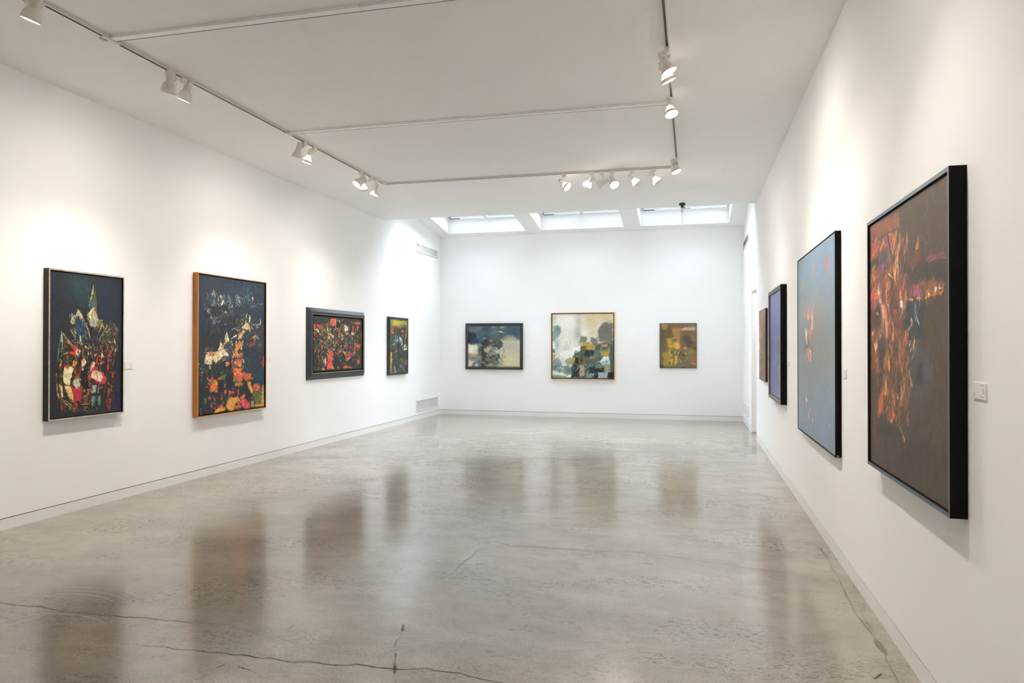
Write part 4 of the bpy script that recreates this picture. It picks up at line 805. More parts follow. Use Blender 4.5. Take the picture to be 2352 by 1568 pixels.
A.p('e6a83c', [450,1470,470,1420,560,1350,680,1340,690,1400,600,1440,440,1480], 1).p('e0643c', [540,1340,620,1280,640,1340,560,1370], 1).p('e8505c', [640,1350,690,1340,690,1390,650,1380], .8).p('e6aa40', [700,1330,720,1240,820,1130,850,1180,940,1130,950,1220,870,1300,860,1390,800,1430,740,1420], 1.2).z(36, 'f0a848 e8803c d8943c e8b850', (720,1130,960,1400), 70, 22, 80, 25, .9, 1, 26).p('dc6c3c', [960,1160,1060,1090,1090,1120,1060,1180,1000,1200], 1).p('e0643c', [860,1320,960,1300,1000,1360,930,1380,860,1390], 1).p('e2505c', [970,1210,1100,1190,1160,1280,1160,1370,1060,1390,1000,1330], .9).s('e07038', 26, [950,1240,940,1310])
A.p('6a6a34', [1240,1010,1400,980,1420,1040,1410,1280,1300,1290,1240,1180], .8).p('d8524c', [1220,990,1260,900,1340,890,1390,960,1370,1000,1280,1020], .9).s('f0dcd0', 9, [1340,920,1320,1000,1280,1040,1240,1010]).s('d06038', 16, [1260,890,1340,885]).p('d89c3c', [1420,910,1460,900,1460,1340,1280,1350,1300,1300,1410,1280], .8).s('e0603c', 20, [1440,960,1440,1020]).s('e2e0cc', 6, [1422,1040,1415,1270]).s('e0503c', 24, [1450,330,1445,540]).p('c8943c', [1190,1230,1240,1230,1260,1330,1190,1360], .8).s('d8643c', 26, [1215,1140,1215,1200]).s('20242c', 22, [1260,1250,1280,1310]).s('e8e0d0', 6, [1290,1270,1280,1330]).s('283038', 26, [940,1390,1040,1380])
A.s('e07040', 34, [140,480,160,480]).s('3c8040', 40, [170,560,230,600])
A.re(2600, 13, 3.2, 84, 26, .14, .75, 1.2, swirl=.4); A.re(1000, 7, 2.2, 60, 60, .2, .7, 1.2, seed=6)
A.z(70, 'fff4dc e8dcb0 2c2f34 d8a86c c8603c', (260,160,740,470), 70, 6, 130, 40, .9, 1.5, 31).z(80, 'e86c38 f0a050 f6e6c4 24303a d8743c', (820,250,1050,860), 40, 12, 80, 40, .85, 1.2, 32)
A.view(440, 620, 8.711).z(60, 'f0e4bc d8cc98 5c5c44 e8b070 2c3038', (880,860,1240,1380), 70, 6, 110, 35, .9, 1.5, 33).z(50, 'e8e8cc a8c8c0 5a8a98 2a3a48', (270,390,1260,720), 60, 5, 75, 25, .85, 1.5, 34).z(40, 'e0e8e8 8ca8b4 2a2c30', (380,780,840,1080), 36, 5, 70, 50, .85, 1.6, 35)
A.grain(.05)
c2 = ((0,.001),(0,.066),(.010,.066),(.010,.040),(.026,.038))
painting((XL, 7.6135, 1.5135), PI/2, 1.333, 1.632, c2, [0, 1, 2, 2], [M['fr_wood'], M['fr_woodlight'], M['fr_black']], .0225, .052, A,
         'tall painting of orange and yellow patches under a dark blue night, honey wood frame', relief=.0016, gain=1.0)

# ---- left wall, third: wide red and black canvas
A = Art(250, 150, '262a2c', [(715.5,728.3),(828,738.2),(828.6,845),(715.5,851)], 7)
A.view(680, 690, 7.84)
A.z(620, '1c2224 25302e 2e3638 39442f 16191c 4a3c28 2f4a3c c8a23c 8c7a34 22343c', (270,290,1170,1270), 60, 18, 80, 35, .8, .9, 1)
A.z(200, 'e0562f d8a93c e6d9b4 c83a40 e87c3c 3c6a44', (290,420,1100,1000), 44, 13, 82, 40, .9, 1.1, 2)
A.z(90, 'd9d4b8 5c88a4 3c5a6c 8ca49c e0b04c', (400,500,900,900), 40, 11, 100, 40, .85, 1.1, 3)
A.fog('283238', 420, 350, 200, 70, .5).fog('20242a', 900, 380, 150, 50, .5)
A.p('ea5a44', [600,330,690,335,690,450,640,480,600,450], .9).s('e6a83c', 14, [690,350,685,460]).s('d8b040', 14, [600,340,585,460]).p('e8544a', [930,400,1140,410,1130,450,1060,450,1000,420], 1).p('df3f4c', [350,440,420,440,420,520,360,490], 1).s('e69a3c', 16, [440,450,430,580]).p('f2ede0', [340,500,400,560,370,580,335,540], 1).p('efe8cc', [840,440,930,500,900,570,850,560], 1).p('d83c4c', [980,480,1010,470,1020,560,990,580], 1).s('f0e8d0', 30, [980,590,1000,630]).s('f0ecd8', 34, [580,600,640,660]).p('e8a43c', [540,560,570,600,580,690,550,700], 1).s('f2e0a4', 22, [540,500,545,560]).p('e0504a', [740,570,770,650,740,670], 1).p('d8404c', [700,720,740,710,730,770,700,760], 1).p('e86a44', [640,840,700,740,700,780,660,840], 1).s('b8c8d0', 14, [640,740,650,800]).p('e24050', [420,800,470,810,450,870,425,860], 1).p('e2484c', [830,810,870,815,870,860,840,860], 1).p('dc4450', [1060,780,1145,800,1140,850,1090,880,1060,820], 1).p('e04c48', [1030,840,1055,840,1050,930,1030,930], .8)
A.p('ea5848', [570,870,650,940,640,1060,620,1100,640,1230,530,1240,550,1100,560,980], 1).s('e4b03c', 13, [545,960,550,1060,575,1080]).p('e23c54', [530,1100,580,1090,570,1160,530,1150], .8).p('e0504c', [470,1060,500,1040,490,1120,455,1130], 1).s('eee8d4', 22, [510,1040,500,1160]).p('db3c50', [730,910,770,900,770,970,730,970], 1).p('d8b03c', [810,900,880,940,870,1000], .9).p('d83a4c', [850,980,910,1020,920,920,960,900,950,1050,890,1060], 1).s('cf3a48', 26, [970,950,1020,1010]).p('ec5850', [1080,1110,1135,1040,1130,1140,1100,1150], .9).p('ea5448', [825,1190,880,1170,960,1210,830,1222], .8).p('d83c50', [715,1190,765,1190,760,1228,715,1225], .8).s('e2b840', 18, [430,1235,500,1240]).s('e4c040', 20, [630,1190,655,1230]).p('5a4a28', [360,1110,440,1110,430,1160,370,1160], 1.2).s('e8505c', 18, [370,1000,375,1030]).s('e6e0cc', 20, [445,1000,450,1030]).p('e05444', [290,430,320,440,310,520,285,500], 1).s('e04c44', 20, [290,680,300,720]).p('20242a', [660,930,720,980,700,1220,660,1220], 1.5).p('1f2426', [790,720,830,720,830,880,790,880], 1.2).fog('3c3c20', 1120, 960, 60, 90, .6).s('e85840', 18, [1155,610,1155,660]).s('d8404c', 22, [1095,490,1100,520]).s('dfe4dc', 20, [750,360,760,400]).s('a8c4cc', 12, [720,345,725,390]).z(12, 'c8d4d4 8ca4ac', (460,320,860,400), 30, 10, 80, 40, .7, 1, 4)
A.re(1100, 8, 2.6, 80, 40, .14, .6, 1.0, swirl=.5)
A.z(260, 'd8b848 e8dcb4 6a7a34 e8643c 1c2226 2c3a34 c8d4c8 e04c50 8c6a2c 14181a', (280,430,1120,1100), 48, 9, 85, 35, .9, 1.3, 31)
A.grain(.05)
c3 = ((0,.001),(0,.012),(.056,.055),(.092,.055),(.093,.056),(.100,.053),(.100,.020),(.118,.020),(.118,.035),(.138,.035),(.141,.026))
painting((XL, 10.309, 1.5355), PI/2, 1.866, 1.065, c3, [0, 0, 0, 1, 1, 2, 2, 3, 3, 3], [M['fr_slate'], M['fr_gold'], M['fr_black'], M['fr_slate2']], .139, .042, A,
         'wide red and black abstract painting in a broad slate moulding with gold fillet', relief=.0012, back_d=.02)

# ---- left wall, fourth: narrow canvas by the corner
A = Art(120, 240, '2f3f44', [(897.7,734.4),(934.8,737.1),(934.8,851),(896,855.8)], 9)
A.view(870, 710, 9.222)
A.z(500, '2c3c48 34503f 26323c 3c5a4c 48684c 2a4458 54442c 8c5a34 3a4a34', (230,220,620,1350), 60, 16, 75, 40, .8, 1, 1)
A.p('a8a838', [250,225,600,250,600,340,470,360,380,350,280,390,250,560], 3, 4, 1).fog('e8c040', 370, 290, 60, 80, .9).fog('78a03c', 285, 330, 30, 90, .8).fog('d89a4c', 450, 310, 50, 60, .8).fog('8cac4c', 540, 290, 40, 40, .8)
A.p('d86a2c', [280,400,320,390,345,460,320,520,280,500], 1.2).z(60, '2c2f38 30343c c85a34 a8442c 3c4048', (290,350,580,560), 50, 16, 10, 30, .85, 1, 2).s('ec5c3c', 28, [490,460,535,465]).s('28303c', 40, [500,400,560,410]).s('e07c34', 20, [450,370,460,380])
A.z(60, 'e8ece0 5ca0c8 3c8c54 a8c4c0 e8dcb0', (290,570,500,760), 50, 10, 110, 30, .85, 1.2, 3).s('f2f0e4', 22, [440,590,490,660]).s('f2ead8', 12, [500,660,495,740]).s('c89c7c', 30, [450,650,465,680]).z(40, 'f4f0dc e8d894 a8b0a8', (500,730,600,850), 34, 12, 40, 40, .95, 1.2, 4)
A.z(26, 'c8743c b85a34 8c7a38', (330,760,390,1000), 50, 12, 80, 20, .8, 1, 5).s('e05a4c', 16, [320,800,318,840]).s('222c38', 60, [430,700,400,820]).p('20262e', [400,930,500,950,470,1040,420,1020], 2)
A.p('e2a42c', [250,900,290,900,285,1100,262,1340,242,1340], 1).s('e8b43c', 14, [598,260,594,420,575,560,545,660]).s('c8742c', 10, [260,480,258,880]).s('ee4a5c', 44, [585,1060,585,1150]).s('2c5cb4', 26, [535,1150,545,1170]).s('2c6cb8', 14, [290,1090,298,1140]).s('e86a6c', 16, [490,1140,500,1240]).s('e85a5c', 14, [525,1210,520,1240]).s('e88a9c', 16, [455,1170,462,1210]).s('d89c5c', 22, [335,1190,345,1290]).s('f4f4e8', 24, [350,1310,360,1330]).s('2a54c0', 18, [315,1325,320,1335]).s('f0e0a8', 9, [530,1300,585,1306]).fog('4c7c3c', 550, 1270, 50, 40, .6).s('90a040', 14, [460,1000,500,1100])
A.re(1100, 8, 2.4, 75, 30, .14, .75, 1.1, swirl=.5)
A.grain(.05)
c4 = ((0,.001),(0,.052),(.004,.055),(.036,.055),(.040,.052),(.040,.030),(.052,.030))
painting((XL, 12.6765, 1.504), PI/2, .893, 1.078, c4, [0, 0, 0, 0, 1, 1], [M['fr_slate'], M['fr_gold'], M['fr_black']], .0425, .044, A,
         'narrow slate-framed painting, yellow top over dark greens, left wall beside the far corner', relief=.0012)

# ---- end wall, left: stormy blue, grey and sand
A = Art(230, 180, '8c8f88', [(1075.5,748.2),(1193.3,747.7),(1193.3,841.6),(1075.6,841)], 11); A.ss = .3; A.rs = .45; A.vs = .3
A.view(1050, 720, 10.456)
A.p('c9c2a4', [1040,640,1500,640,1500,1275,950,1275,1000,1000], 4, 8).fog('b8b4ac', 1200, 800, 200, 110, .95).fog('d6cca6', 1250, 1120, 260, 130, .8).fog('c2b894', 1300, 600, 160, 60, .7)
A.p('4a6068', [265,290,1500,290,1500,640,1330,520,1200,500,1050,600,760,700,500,720,265,740], 3, 6).fog('35586c', 1380, 440, 130, 90, .9).fog('62756c', 380, 370, 120, 60, .8).fog('8c9a90', 560, 350, 100, 60, .6).fog('3c3f44', 660, 380, 90, 60, .8).fog('5a8c9c', 900, 480, 90, 90, .6).fog('b0a47c', 880, 320, 50, 30, .8).fog('9cb8b0', 1080, 320, 60, 40, .8)
A.p('242c3a', [268,420,330,425,440,490,480,560,380,640,300,690,268,690], 2, 3).p('2c4a66', [400,620,700,520,740,560,600,610,480,700,300,720], 3, 4).fog('3c7c9c', 590, 590, 90, 40, .6).fog('5a5f58', 1020, 540, 150, 60, .8).s('c8c4a0', 12, [870,400,1000,430,1180,465], .8).s('d6cfa8', 24, [1010,420,1090,440]).s('8c9c9c', 8, [300,425,370,465]).s('7aa0ac', 8, [580,480,680,425])
A.p('3a3e42', [590,640,740,600,760,560,900,640,1000,620,1090,690,1000,860,900,780,760,760,640,820,640,900,740,960,780,1000,1000,960,1040,1020,960,1120,760,1190,700,1275,550,1275,590,1100,560,860], 3, 3).fog('5c584c', 880, 700, 120, 60, .8).fog('b0a080', 810, 640, 60, 40, .8).p('b8b08c', [640,820,700,820,760,740,830,770,790,850,740,960,680,900], 2, 2).p('ccc4a4', [880,830,940,820,1000,890,990,930,920,930], 2, 2).fog('c8c0b4', 950, 910, 50, 30, .7).p('4a5048', [960,820,1010,700,1090,715,1060,800,990,860], 2, 2).s('a8a07c', 10, [1010,720,1100,705])
A.z(80, '3a3e42 5c584c b8b08c 4a5048 8c8a74 2c3236', (560,580,1120,1270), 100, 24, 60, 60, .7, .6, 41)
A.p('6a7060', [690,1060,800,1080,890,1040,860,1130,760,1150,690,1120], 3, 4).s('c4c0a0', 7, [690,1000,760,1060,800,1100]).s('b8b490', 6, [800,920,790,1060]).s('b4b08c', 6, [840,980,830,1040]).s('c8c4a8', 7, [930,1030,860,1090]).s('a8a890', 6, [680,1050,700,1120])
A.p('e6dcc0', [268,720,330,740,400,760,440,730,500,800,500,960,420,980,268,940], 3, 4).fog('f4f2ec', 330, 870, 70, 70, .95).fog('b8ccd8', 450, 880, 40, 30, .8).fog('c8a86c', 400, 1000, 120, 60, .8).fog('5c6a54', 390, 1060, 80, 25, .8).fog('4a5548', 540, 880, 40, 120, .8).p('d8ccac', [268,1120,400,1130,350,1265,268,1265], 3, 4).p('4c6e72', [400,1180,560,1110,570,1200,520,1268,370,1268], 3, 4).fog('f0ead8', 470, 1230, 40, 50, .9).fog('b0a884', 780, 1240, 80, 30, .9).fog('5a6a68', 940, 1180, 90, 60, .8)
A.z(120, '8ca0a0 c8bc94 3c4c54 b0a480', (270,295,1490,1268), 70, 6, 30, 50, .3, .5, 2)
A.re(600, 10, 3.4, 20, 50, .04, .35, .4, swirl=.8)
A.grain(.012)
c5 = ((0,.001),(0,.048),(.003,.050),(.045,.050),(.048,.047),(.048,.030),(.062,.028))
painting((-4.191, YB, 1.499), 0, 1.29, 1.004, c5, [0, 0, 0, 1, 2, 2], [M['fr_slate2'], M['fr_gold'], M['fr_black']], .061, .040, A,
         'stormy blue grey and sand painting in a charcoal frame, left on the end wall', relief=.0006)

# ---- end wall, middle: pale canvas in a thin brass frame
A = Art(250, 260, 'e6e2d4', [(1269.2,721.2),(1408.2,720.4),(1408,869.7),(1268.8,868.5)], 13); A.ss = .3; A.rs = .45; A.vs = .3
A.view(1250, 700, 8.25)
A.fog('f4f1e6', 420, 300, 260, 200, 1).fog('b4bcb4', 190, 240, 60, 130, .6).fog('b8beb2', 660, 300, 60, 160, .75).fog('aab2aa', 640, 560, 70, 130, .8).fog('d9c48e', 900, 300, 160, 160, .85).fog('d9c594', 1150, 230, 160, 80, .9).fog('c4a45c', 1250, 320, 60, 40, .6).fog('f2eee2', 760, 530, 50, 60, .95).fog('d4c298', 930, 540, 80, 60, .6)
A.p('4c5c56', [540,960,640,880,700,800,900,760,1305,690,1305,1400,500,1400,520,1200], 4, 8, .95).z(120, '33403c 6c7c70 8c8a5c 2c3432 5c7c78 a09c7c 7c6c44', (560,800,1300,1390), 70, 26, 60, 60, .7, .6, 40)
A.p('7c7a70', [1010,600,1030,440,1090,360,1160,330,1300,345,1300,700,1200,720,1020,700], 4, 8).p('8a867a', [700,600,800,600,820,660,760,760,650,760], 3, 6).p('86806e', [860,620,1000,625,1020,760,930,770,880,700], 3, 6).fog('6f6c62', 1180, 480, 90, 120, .6)
A.p('8ea29c', [165,420,260,380,320,440,325,520,270,600,200,690,160,690], 3, 5).fog('5f7c76', 265, 470, 40, 60, .8).fog('a0aeb0', 240, 760, 60, 120, .8).p('f6f4ea', [165,700,220,740,220,820,165,830], 1.5, 2).p('5a7c80', [160,830,215,880,210,920,160,910], 1, 2).p('bf9c4c', [160,940,225,950,190,1040,160,1040], 1, 2)
A.fog('eef0e6', 420, 800, 120, 180, .8).fog('c8cdc4', 400, 820, 60, 60, .6).p('f6f4ec', [280,930,520,840,600,800,690,800,680,880,600,920,520,1000,400,1020], 3, 4)
A.p('b8b8ae', [640,740,720,700,760,740,700,790], 3, 4).p('b89c50', [700,770,760,720,850,700,900,770,980,780,940,860,840,860,730,850], 2, 3).p('6a5a30', [700,790,800,790,780,840,700,840], 2, 2).p('3c4f4a', [700,860,800,850,900,870,870,970,720,1000,660,950], 2, 2).p('2c3634', [720,900,860,890,860,990,740,980], 2, 2).p('5c7c74', [920,860,1040,860,1070,960,1010,1000,930,940], 2, 2).p('2f3c3a', [890,870,940,870,940,960,890,950], 1.5, 2)
A.z(70, '4c6a66 6c8478 2f3c3a 8c8a5c', (590,870,760,1000), 40, 14, 30, 60, .8, .8, 2)
A.p('bf9a4c', [1060,880,1230,860,1240,960,1160,1000,1080,990], 2, 3).z(26, '7a6434 c8a44c', (1070,870,1230,990), 34, 12, 0, 60, .8, .8, 3).p('c08c74', [1070,760,1200,740,1190,800,1110,800], 2, 3).p('5c5c50', [960,800,1040,790,1060,850,990,850], 2, 3).p('4f6862', [1240,760,1305,750,1305,1280,1250,1280,1220,1000], 2, 2).s('b89c4c', 10, [1210,725,1300,745]).s('b89c4c', 12, [1215,800,1240,900])
A.p('a88468', [870,980,1010,980,980,1020,860,1030], 2, 2).p('7c6c44', [740,1000,820,1020,790,1120,720,1120], 2, 2).p('2c2f28', [590,1000,650,1000,650,1120,590,1120], 2, 2).p('4a4a34', [670,1010,740,1010,720,1120,680,1120], 2, 2).s('c0a450', 9, [670,1000,660,1060,700,1120,810,1140]).p('b0a080', [670,1150,750,1140,770,1360,670,1360], 2, 2).z(40, 'c4b48c 8c7c54', (675,1150,760,1360), 30, 8, 90, 40, .7, .8, 4).p('33403c', [560,1130,660,1160,600,1370,520,1390,520,1250], 2, 2).p('2c3434', [570,1240,660,1210,660,1370,570,1370], 2, 2).s('d0c094', 8, [590,1270,640,1210,700,1150]).s('d6c8a0', 8, [810,1180,840,1230,800,1350])
A.p('52726e', [830,1090,950,1060,940,1280,830,1300], 3, 3).p('2f3a38', [840,1180,960,1160,990,1390,930,1390,850,1300], 2, 2).p('dfe8e8', [960,1110,1020,1070,1080,1110,1130,1160,1240,1130,1220,990,1110,1000,1070,1060], 2, 3).p('f4f6f0', [1110,990,1210,985,1200,1025,1120,1025], 1, 2).p('a9c0c4', [1080,1080,1200,1060,1210,1120,1100,1160], 2, 3).p('7c8478', [970,1150,1080,1110,1100,1200,970,1210], 2, 3).p('2a2a2c', [960,1210,1130,1200,1120,1270,970,1290], 1.5, 2).p('a09c7c', [1130,1130,1240,1120,1250,1290,1150,1300], 2, 3).p('9fb6bc', [1020,1290,1200,1290,1190,1390,1020,1390], 2, 3).p('1c2224', [1210,1280,1305,1290,1305,1400,1195,1395], 1, 2).p('79a09e', [820,1310,950,1300,940,1350,850,1395,800,1390], 2, 2).p('1f2a2c', [950,1300,1020,1290,1010,1395,930,1395], 1.5, 2)
A.p('7d9496', [160,1060,260,1000,350,1130,350,1290,240,1270,160,1260], 4, 6).p('98a898', [400,1050,510,990,520,1130,430,1160], 3, 4).fog('6a7c78', 210, 1180, 60, 60, .7).p('c0a050', [530,1000,585,990,580,1070,540,1150,480,1140], 2, 3).p('82968f', [340,1160,500,1160,510,1330,430,1340,340,1280], 3, 5).fog('5c746e', 460, 1260, 50, 60, .7).p('f2f0e6', [195,1270,260,1270,300,1310,260,1330,190,1310], 1.5, 2).s('eceee4', 26, [340,1290,380,1350,420,1360]).s('f4f4ec', 26, [490,1150,510,1230]).s('f0f2ea', 30, [500,1330,470,1370]).s('eef0e6', 20, [165,1380,300,1375]).p('6f8f8f', [160,1330,340,1340,480,1385,160,1390], 3, 4, .8).p('3f6468', [500,1200,560,1160,600,1200,540,1280,500,1390,540,1390,520,1300], 2, 2).s('eceee6', 9, [240,1060,280,1000]).s('e8ebe2', 10, [360,1150,365,1230]).s('2c3434', 20, [575,930,600,960])
A.z(160, '8ca09c b4bcb0 c4b88c 5a6c64', (160,600,1300,1390), 50, 8, 50, 60, .4, .5, 5).z(60, 'd4c89c c8ccb8 2c3230 1f2628', (580,860,1250,1390), 70, 5, 60, 70, .8, .9, 6).z(40, 'b8c4bc f4f4ea 9cb0ac', (170,700,520,1380), 90, 16, 80, 50, .6, .6, 7)
A.re(700, 9, 3.0, 60, 60, .04, .35, .4, swirl=.8)
A.grain(.012)
c6 = ((0,.001),(0,.048),(.012,.048),(.012,.022),(.026,.020))
painting((-2.251, YB, 1.509), 0, 1.346, 1.402, c6, [0, 0, 0, 1], [M['fr_brass'], M['fr_black']], .0255, .034, A,
         'large pale cream and grey-green painting in a thin gold frame, middle of end wall', relief=.0006)

# ---- end wall, right: small brown canvas
A = Art(150, 190, '7c6a4c', [(1515.9,743.3),(1599.1,742.9),(1599.8,844.8),(1516.2,844.8)], 15); A.ss = .3; A.rs = .45; A.vs = .3
A.view(1500, 730, 12.06)
A.fog('6a5844', 260, 500, 110, 500, .9).fog('7a6250', 620, 230, 260, 90, .9).p('ab8350', [200,170,400,170,380,300,350,350,290,330], 3, 6).fog('6c5640', 450, 420, 100, 130, .8).p('b88d52', [530,290,820,300,760,350,740,600,760,800,560,820,520,560,600,520,560,400], 4, 8).fog('ad7f44', 650, 420, 100, 100, .6).p('cbb496', [780,330,870,270,1160,250,1160,350,800,355], 2, 4).fog('8a7a58', 1050, 200, 120, 50, .7).fog('7f6240', 980, 410, 220, 60, .9).fog('8e7450', 1100, 560, 100, 140, .7)
A.p('5f5346', [830,510,900,480,1020,500,1050,620,1150,680,1060,740,1030,830,920,790,900,700,830,620], 3, 5).fog('78684e', 820, 720, 70, 110, .8).p('5c5a48', [1080,790,1200,800,1200,880,1110,870], 2, 4).p('7c705a', [530,590,620,560,680,590,640,660,560,680], 3, 4).p('c4a345', [370,590,420,560,500,570,540,720,560,820,430,840,380,700], 3, 5).p('dcb24c', [560,760,620,680,720,700,740,860,620,860], 3, 5).z(60, '6c5a34 8c7434 c8a44c', (370,560,560,840), 30, 12, 80, 40, .6, .8, 2)
A.p('a8924a', [290,960,480,920,440,1290,290,1290], 4, 6).fog('c8a448', 480, 960, 60, 130, .8).p('e2a040', [430,1170,520,1120,570,1140,560,1210,530,1250,540,1330,500,1310,480,1220], 2, 3).p('d2ae44', [600,1060,680,1040,680,1200,640,1300,590,1290], 2, 4).fog('c4a64c', 620, 950, 60, 60, .8).p('58523c', [510,910,560,930,540,990,500,980], 1.5, 3).s('3f453c', 34, [765,930,740,1020]).s('dcd8b4', 12, [700,1000,730,920]).s('e8e4cc', 14, [720,1120,760,1190,790,1220]).s('f0e8c8', 12, [500,1010,540,1050]).s('eee0a8', 18, [880,960,900,1000,930,1010]).fog('e0a04c', 890, 840, 40, 40, .9).p('5e563e', [820,990,900,1010,930,1100,800,1060], 2, 4).fog('a87844', 1110, 1150, 90, 110, .9).fog('989050', 1050, 950, 110, 80, .8).fog('7c9050', 1160, 990, 30, 30, .8).p('5a7a70', [880,1210,1000,1190,1010,1240,900,1250], 2, 4).fog('809064', 980, 1120, 70, 60, .6).fog('7a8466', 780, 1320, 130, 50, .8).fog('86904c', 440, 1330, 60, 40, .8).fog('b8a888', 340, 1320, 40, 40, .8).s('d8cca8', 20, [1060,1250,1190,1290]).p('4a4436', [800,1350,880,1350,880,1380,800,1380], 1, 2).fog('4c4234', 240, 1350, 70, 40, .8).s('98582c', 12, [680,860,750,850]).s('98582c', 14, [610,980,690,960]).s('c0844c', 14, [920,1060,950,1120,890,1180])
A.z(170, '8c7440 c8a858 6c5c40 a88c50 e0c070 586048', (280,560,1200,1370), 50, 8, 70, 60, .45, .7, 3).z(60, 'c8a878 6c5844', (200,170,1190,560), 70, 8, 80, 30, .25, .5, 4)
A.re(700, 8, 3.0, 70, 50, .08, .5, .6, swirl=.8)
A.grain(.015)
c7 = ((0,.001),(0,.030),(.0065,.030),(.0065,.014),(.012,.012))
painting((-.2865, YB, 1.516), 0, .737, .918, c7, [0, 0, 0, 0], [M['fr_olive'], M['fr_olive']], .0075, .026, A,
         'small golden brown painting in a thin dark edge, right on the end wall', relief=.0006)

# ---- right wall, nearest: large dark brown canvas with embers of orange
A = Art(290, 620, '503e2b', [(1992.3,520),(2172.8,395.6),(2174.7,1174.5),(1997.7,1055.3)], 17); A.vs = .5
A.view(1980, 500, 4.481)
A.z(500, '4c3e2b 574632 483826 5e4a32 403324 54432a', (40,-480,900,3060), 170, 16, 92, 12, .5, .4, 1)
A.fog('5c4a34', 700, 250, 300, 300, .5).fog('3c352b', 700, 560, 220, 120, .8).fog('5c4c2e', 800, 1400, 120, 500, .5).fog('525a64', 540, 1500, 90, 330, .55).fog('4c4c4c', 480, 2000, 160, 500, .4)
A.p('8f5330', [55,90,350,-60,350,95,200,170,60,245], 1, 1.5, 1).z(30, '965a34 864c2c 9c6238', (60,-20,340,220), 120, 10, 155, 8, .5, .4, 2).s('4a3f30', 22, [60,255,200,180,350,110])
A.p('7c4e30', [60,270,330,130,360,400,440,760,420,1568,80,1568], 3, 4, .8).fog('a85c3c', 230, 760, 150, 220, .6).fog('a4604a', 230, 1000, 100, 160, .5).fog('944c30', 200, 350, 160, 160, .5)
A.z(330, '9c6240 74462e b86c4a d0884c 4a3828 565250 8a4e50 3c2f24 e0a064 c8664c', (60,230,440,1560), 170, 12, 97, 9, .8, .7, 3)
A.p('b4563e', [75,270,160,235,150,330,100,420,65,460], 1, 2).s('d8844c', 10, [150,240,130,330,70,420]).s('b85a6c', 22, [215,200,250,290,280,380]).s('d86a4a', 20, [245,180,300,170,270,330]).s('e8a058', 10, [330,140,300,280,280,420]).s('e09a5c', 14, [195,230,215,320]).p('4c5058', [190,330,215,320,235,420,200,520,180,560,160,460], 1, 2).p('403a34', [65,470,140,400,150,480,100,560,65,600], 1, 2).s('8c5c8c', 26, [190,490,185,570]).s('3e3830', 18, [235,190,260,330,290,450])
A.s('e29448', 18, [360,280,330,420,300,520,310,640,330,700]).s('f6d8a0', 9, [325,490,315,600]).s('f0c080', 10, [335,430,345,540,340,660]).s('8c3c34', 8, [350,400,345,500]).s('e8a870', 18, [240,580,290,640]).s('34312e', 14, [235,600,310,680]).s('e0a050', 14, [80,580,110,640,150,600]).s('c87c44', 20, [110,490,90,560]).p('d48c48', [545,190,550,330,515,350,530,260], 1, 1).s('f0b468', 6, [545,220,535,320]).s('6a5a48', 9, [550,180,590,200,620,300]).p('7a4438', [520,350,560,350,590,440,500,520,470,560,480,480], 2, 3, .9).s('9c5a34', 10, [460,470,480,540,520,540])
A.p('845048', [620,430,700,390,800,370,830,440,740,430,640,490], 1.5, 2, .9).s('b87878', 10, [640,480,700,440,740,420]).s('9c4844', 12, [650,440,700,400]).s('a85a50', 10, [770,430,820,440]).p('3f3a30', [500,560,560,500,780,450,800,640,560,670,490,650], 3, 5, .95).p('39383a', [395,530,470,520,500,590,400,590], 1, 2, .9).s('706860', 14, [620,260,640,280])
A.p('a45470', [460,820,500,700,560,700,590,830], 1.5, 2).s('6a3c44', 9, [500,690,480,820]).s('c8646c', 9, [530,720,520,820]).p('9a5c30', [560,680,800,680,790,780,640,830,600,800], 2, 3, .8).z(60, 'c87838 7c4a2c e0a058 3c342c 9c5c34', (560,670,800,830), 80, 7, 112, 16, .85, .9, 4).p('fff0d0', [715,740,740,730,730,790,705,790], .6, .8).s('fff4dc', 14, [755,745,785,750]).s('f8dca8', 16, [655,800,650,820]).s('e07a34', 16, [700,800,780,790]).s('e8823c', 18, [615,850,640,830,780,800]).s('f4c880', 10, [620,830,615,855]).s('7c4450', 40, [630,885,700,885], .7)
A.p('d86448', [70,760,180,760,180,850,70,840], 2, 2, .8).s('f4dcb8', 18, [110,795,170,780]).s('f8e8cc', 14, [130,760,150,770]).s('c85874', 24, [130,880,110,990]).s('c85a6c', 20, [80,760,75,870]).s('f8e4c8', 26, [165,850,170,890]).p('d8926c', [170,900,210,910,250,1100,240,1260,210,1230,180,1040], 1.5, 2).s('f0b488', 12, [185,910,200,1030,220,1100]).s('4a4c54', 16, [205,1050,215,1180,210,1300]).p('38322c', [150,890,170,1000,180,1100,120,1160,80,1000], 2, 3, .8).s('f8d0a4', 20, [135,985,140,1020]).s('e8b89c', 12, [245,900,260,1000]).s('6c3c44', 7, [310,760,230,850,210,890]).s('50382e', 7, [300,770,350,700])
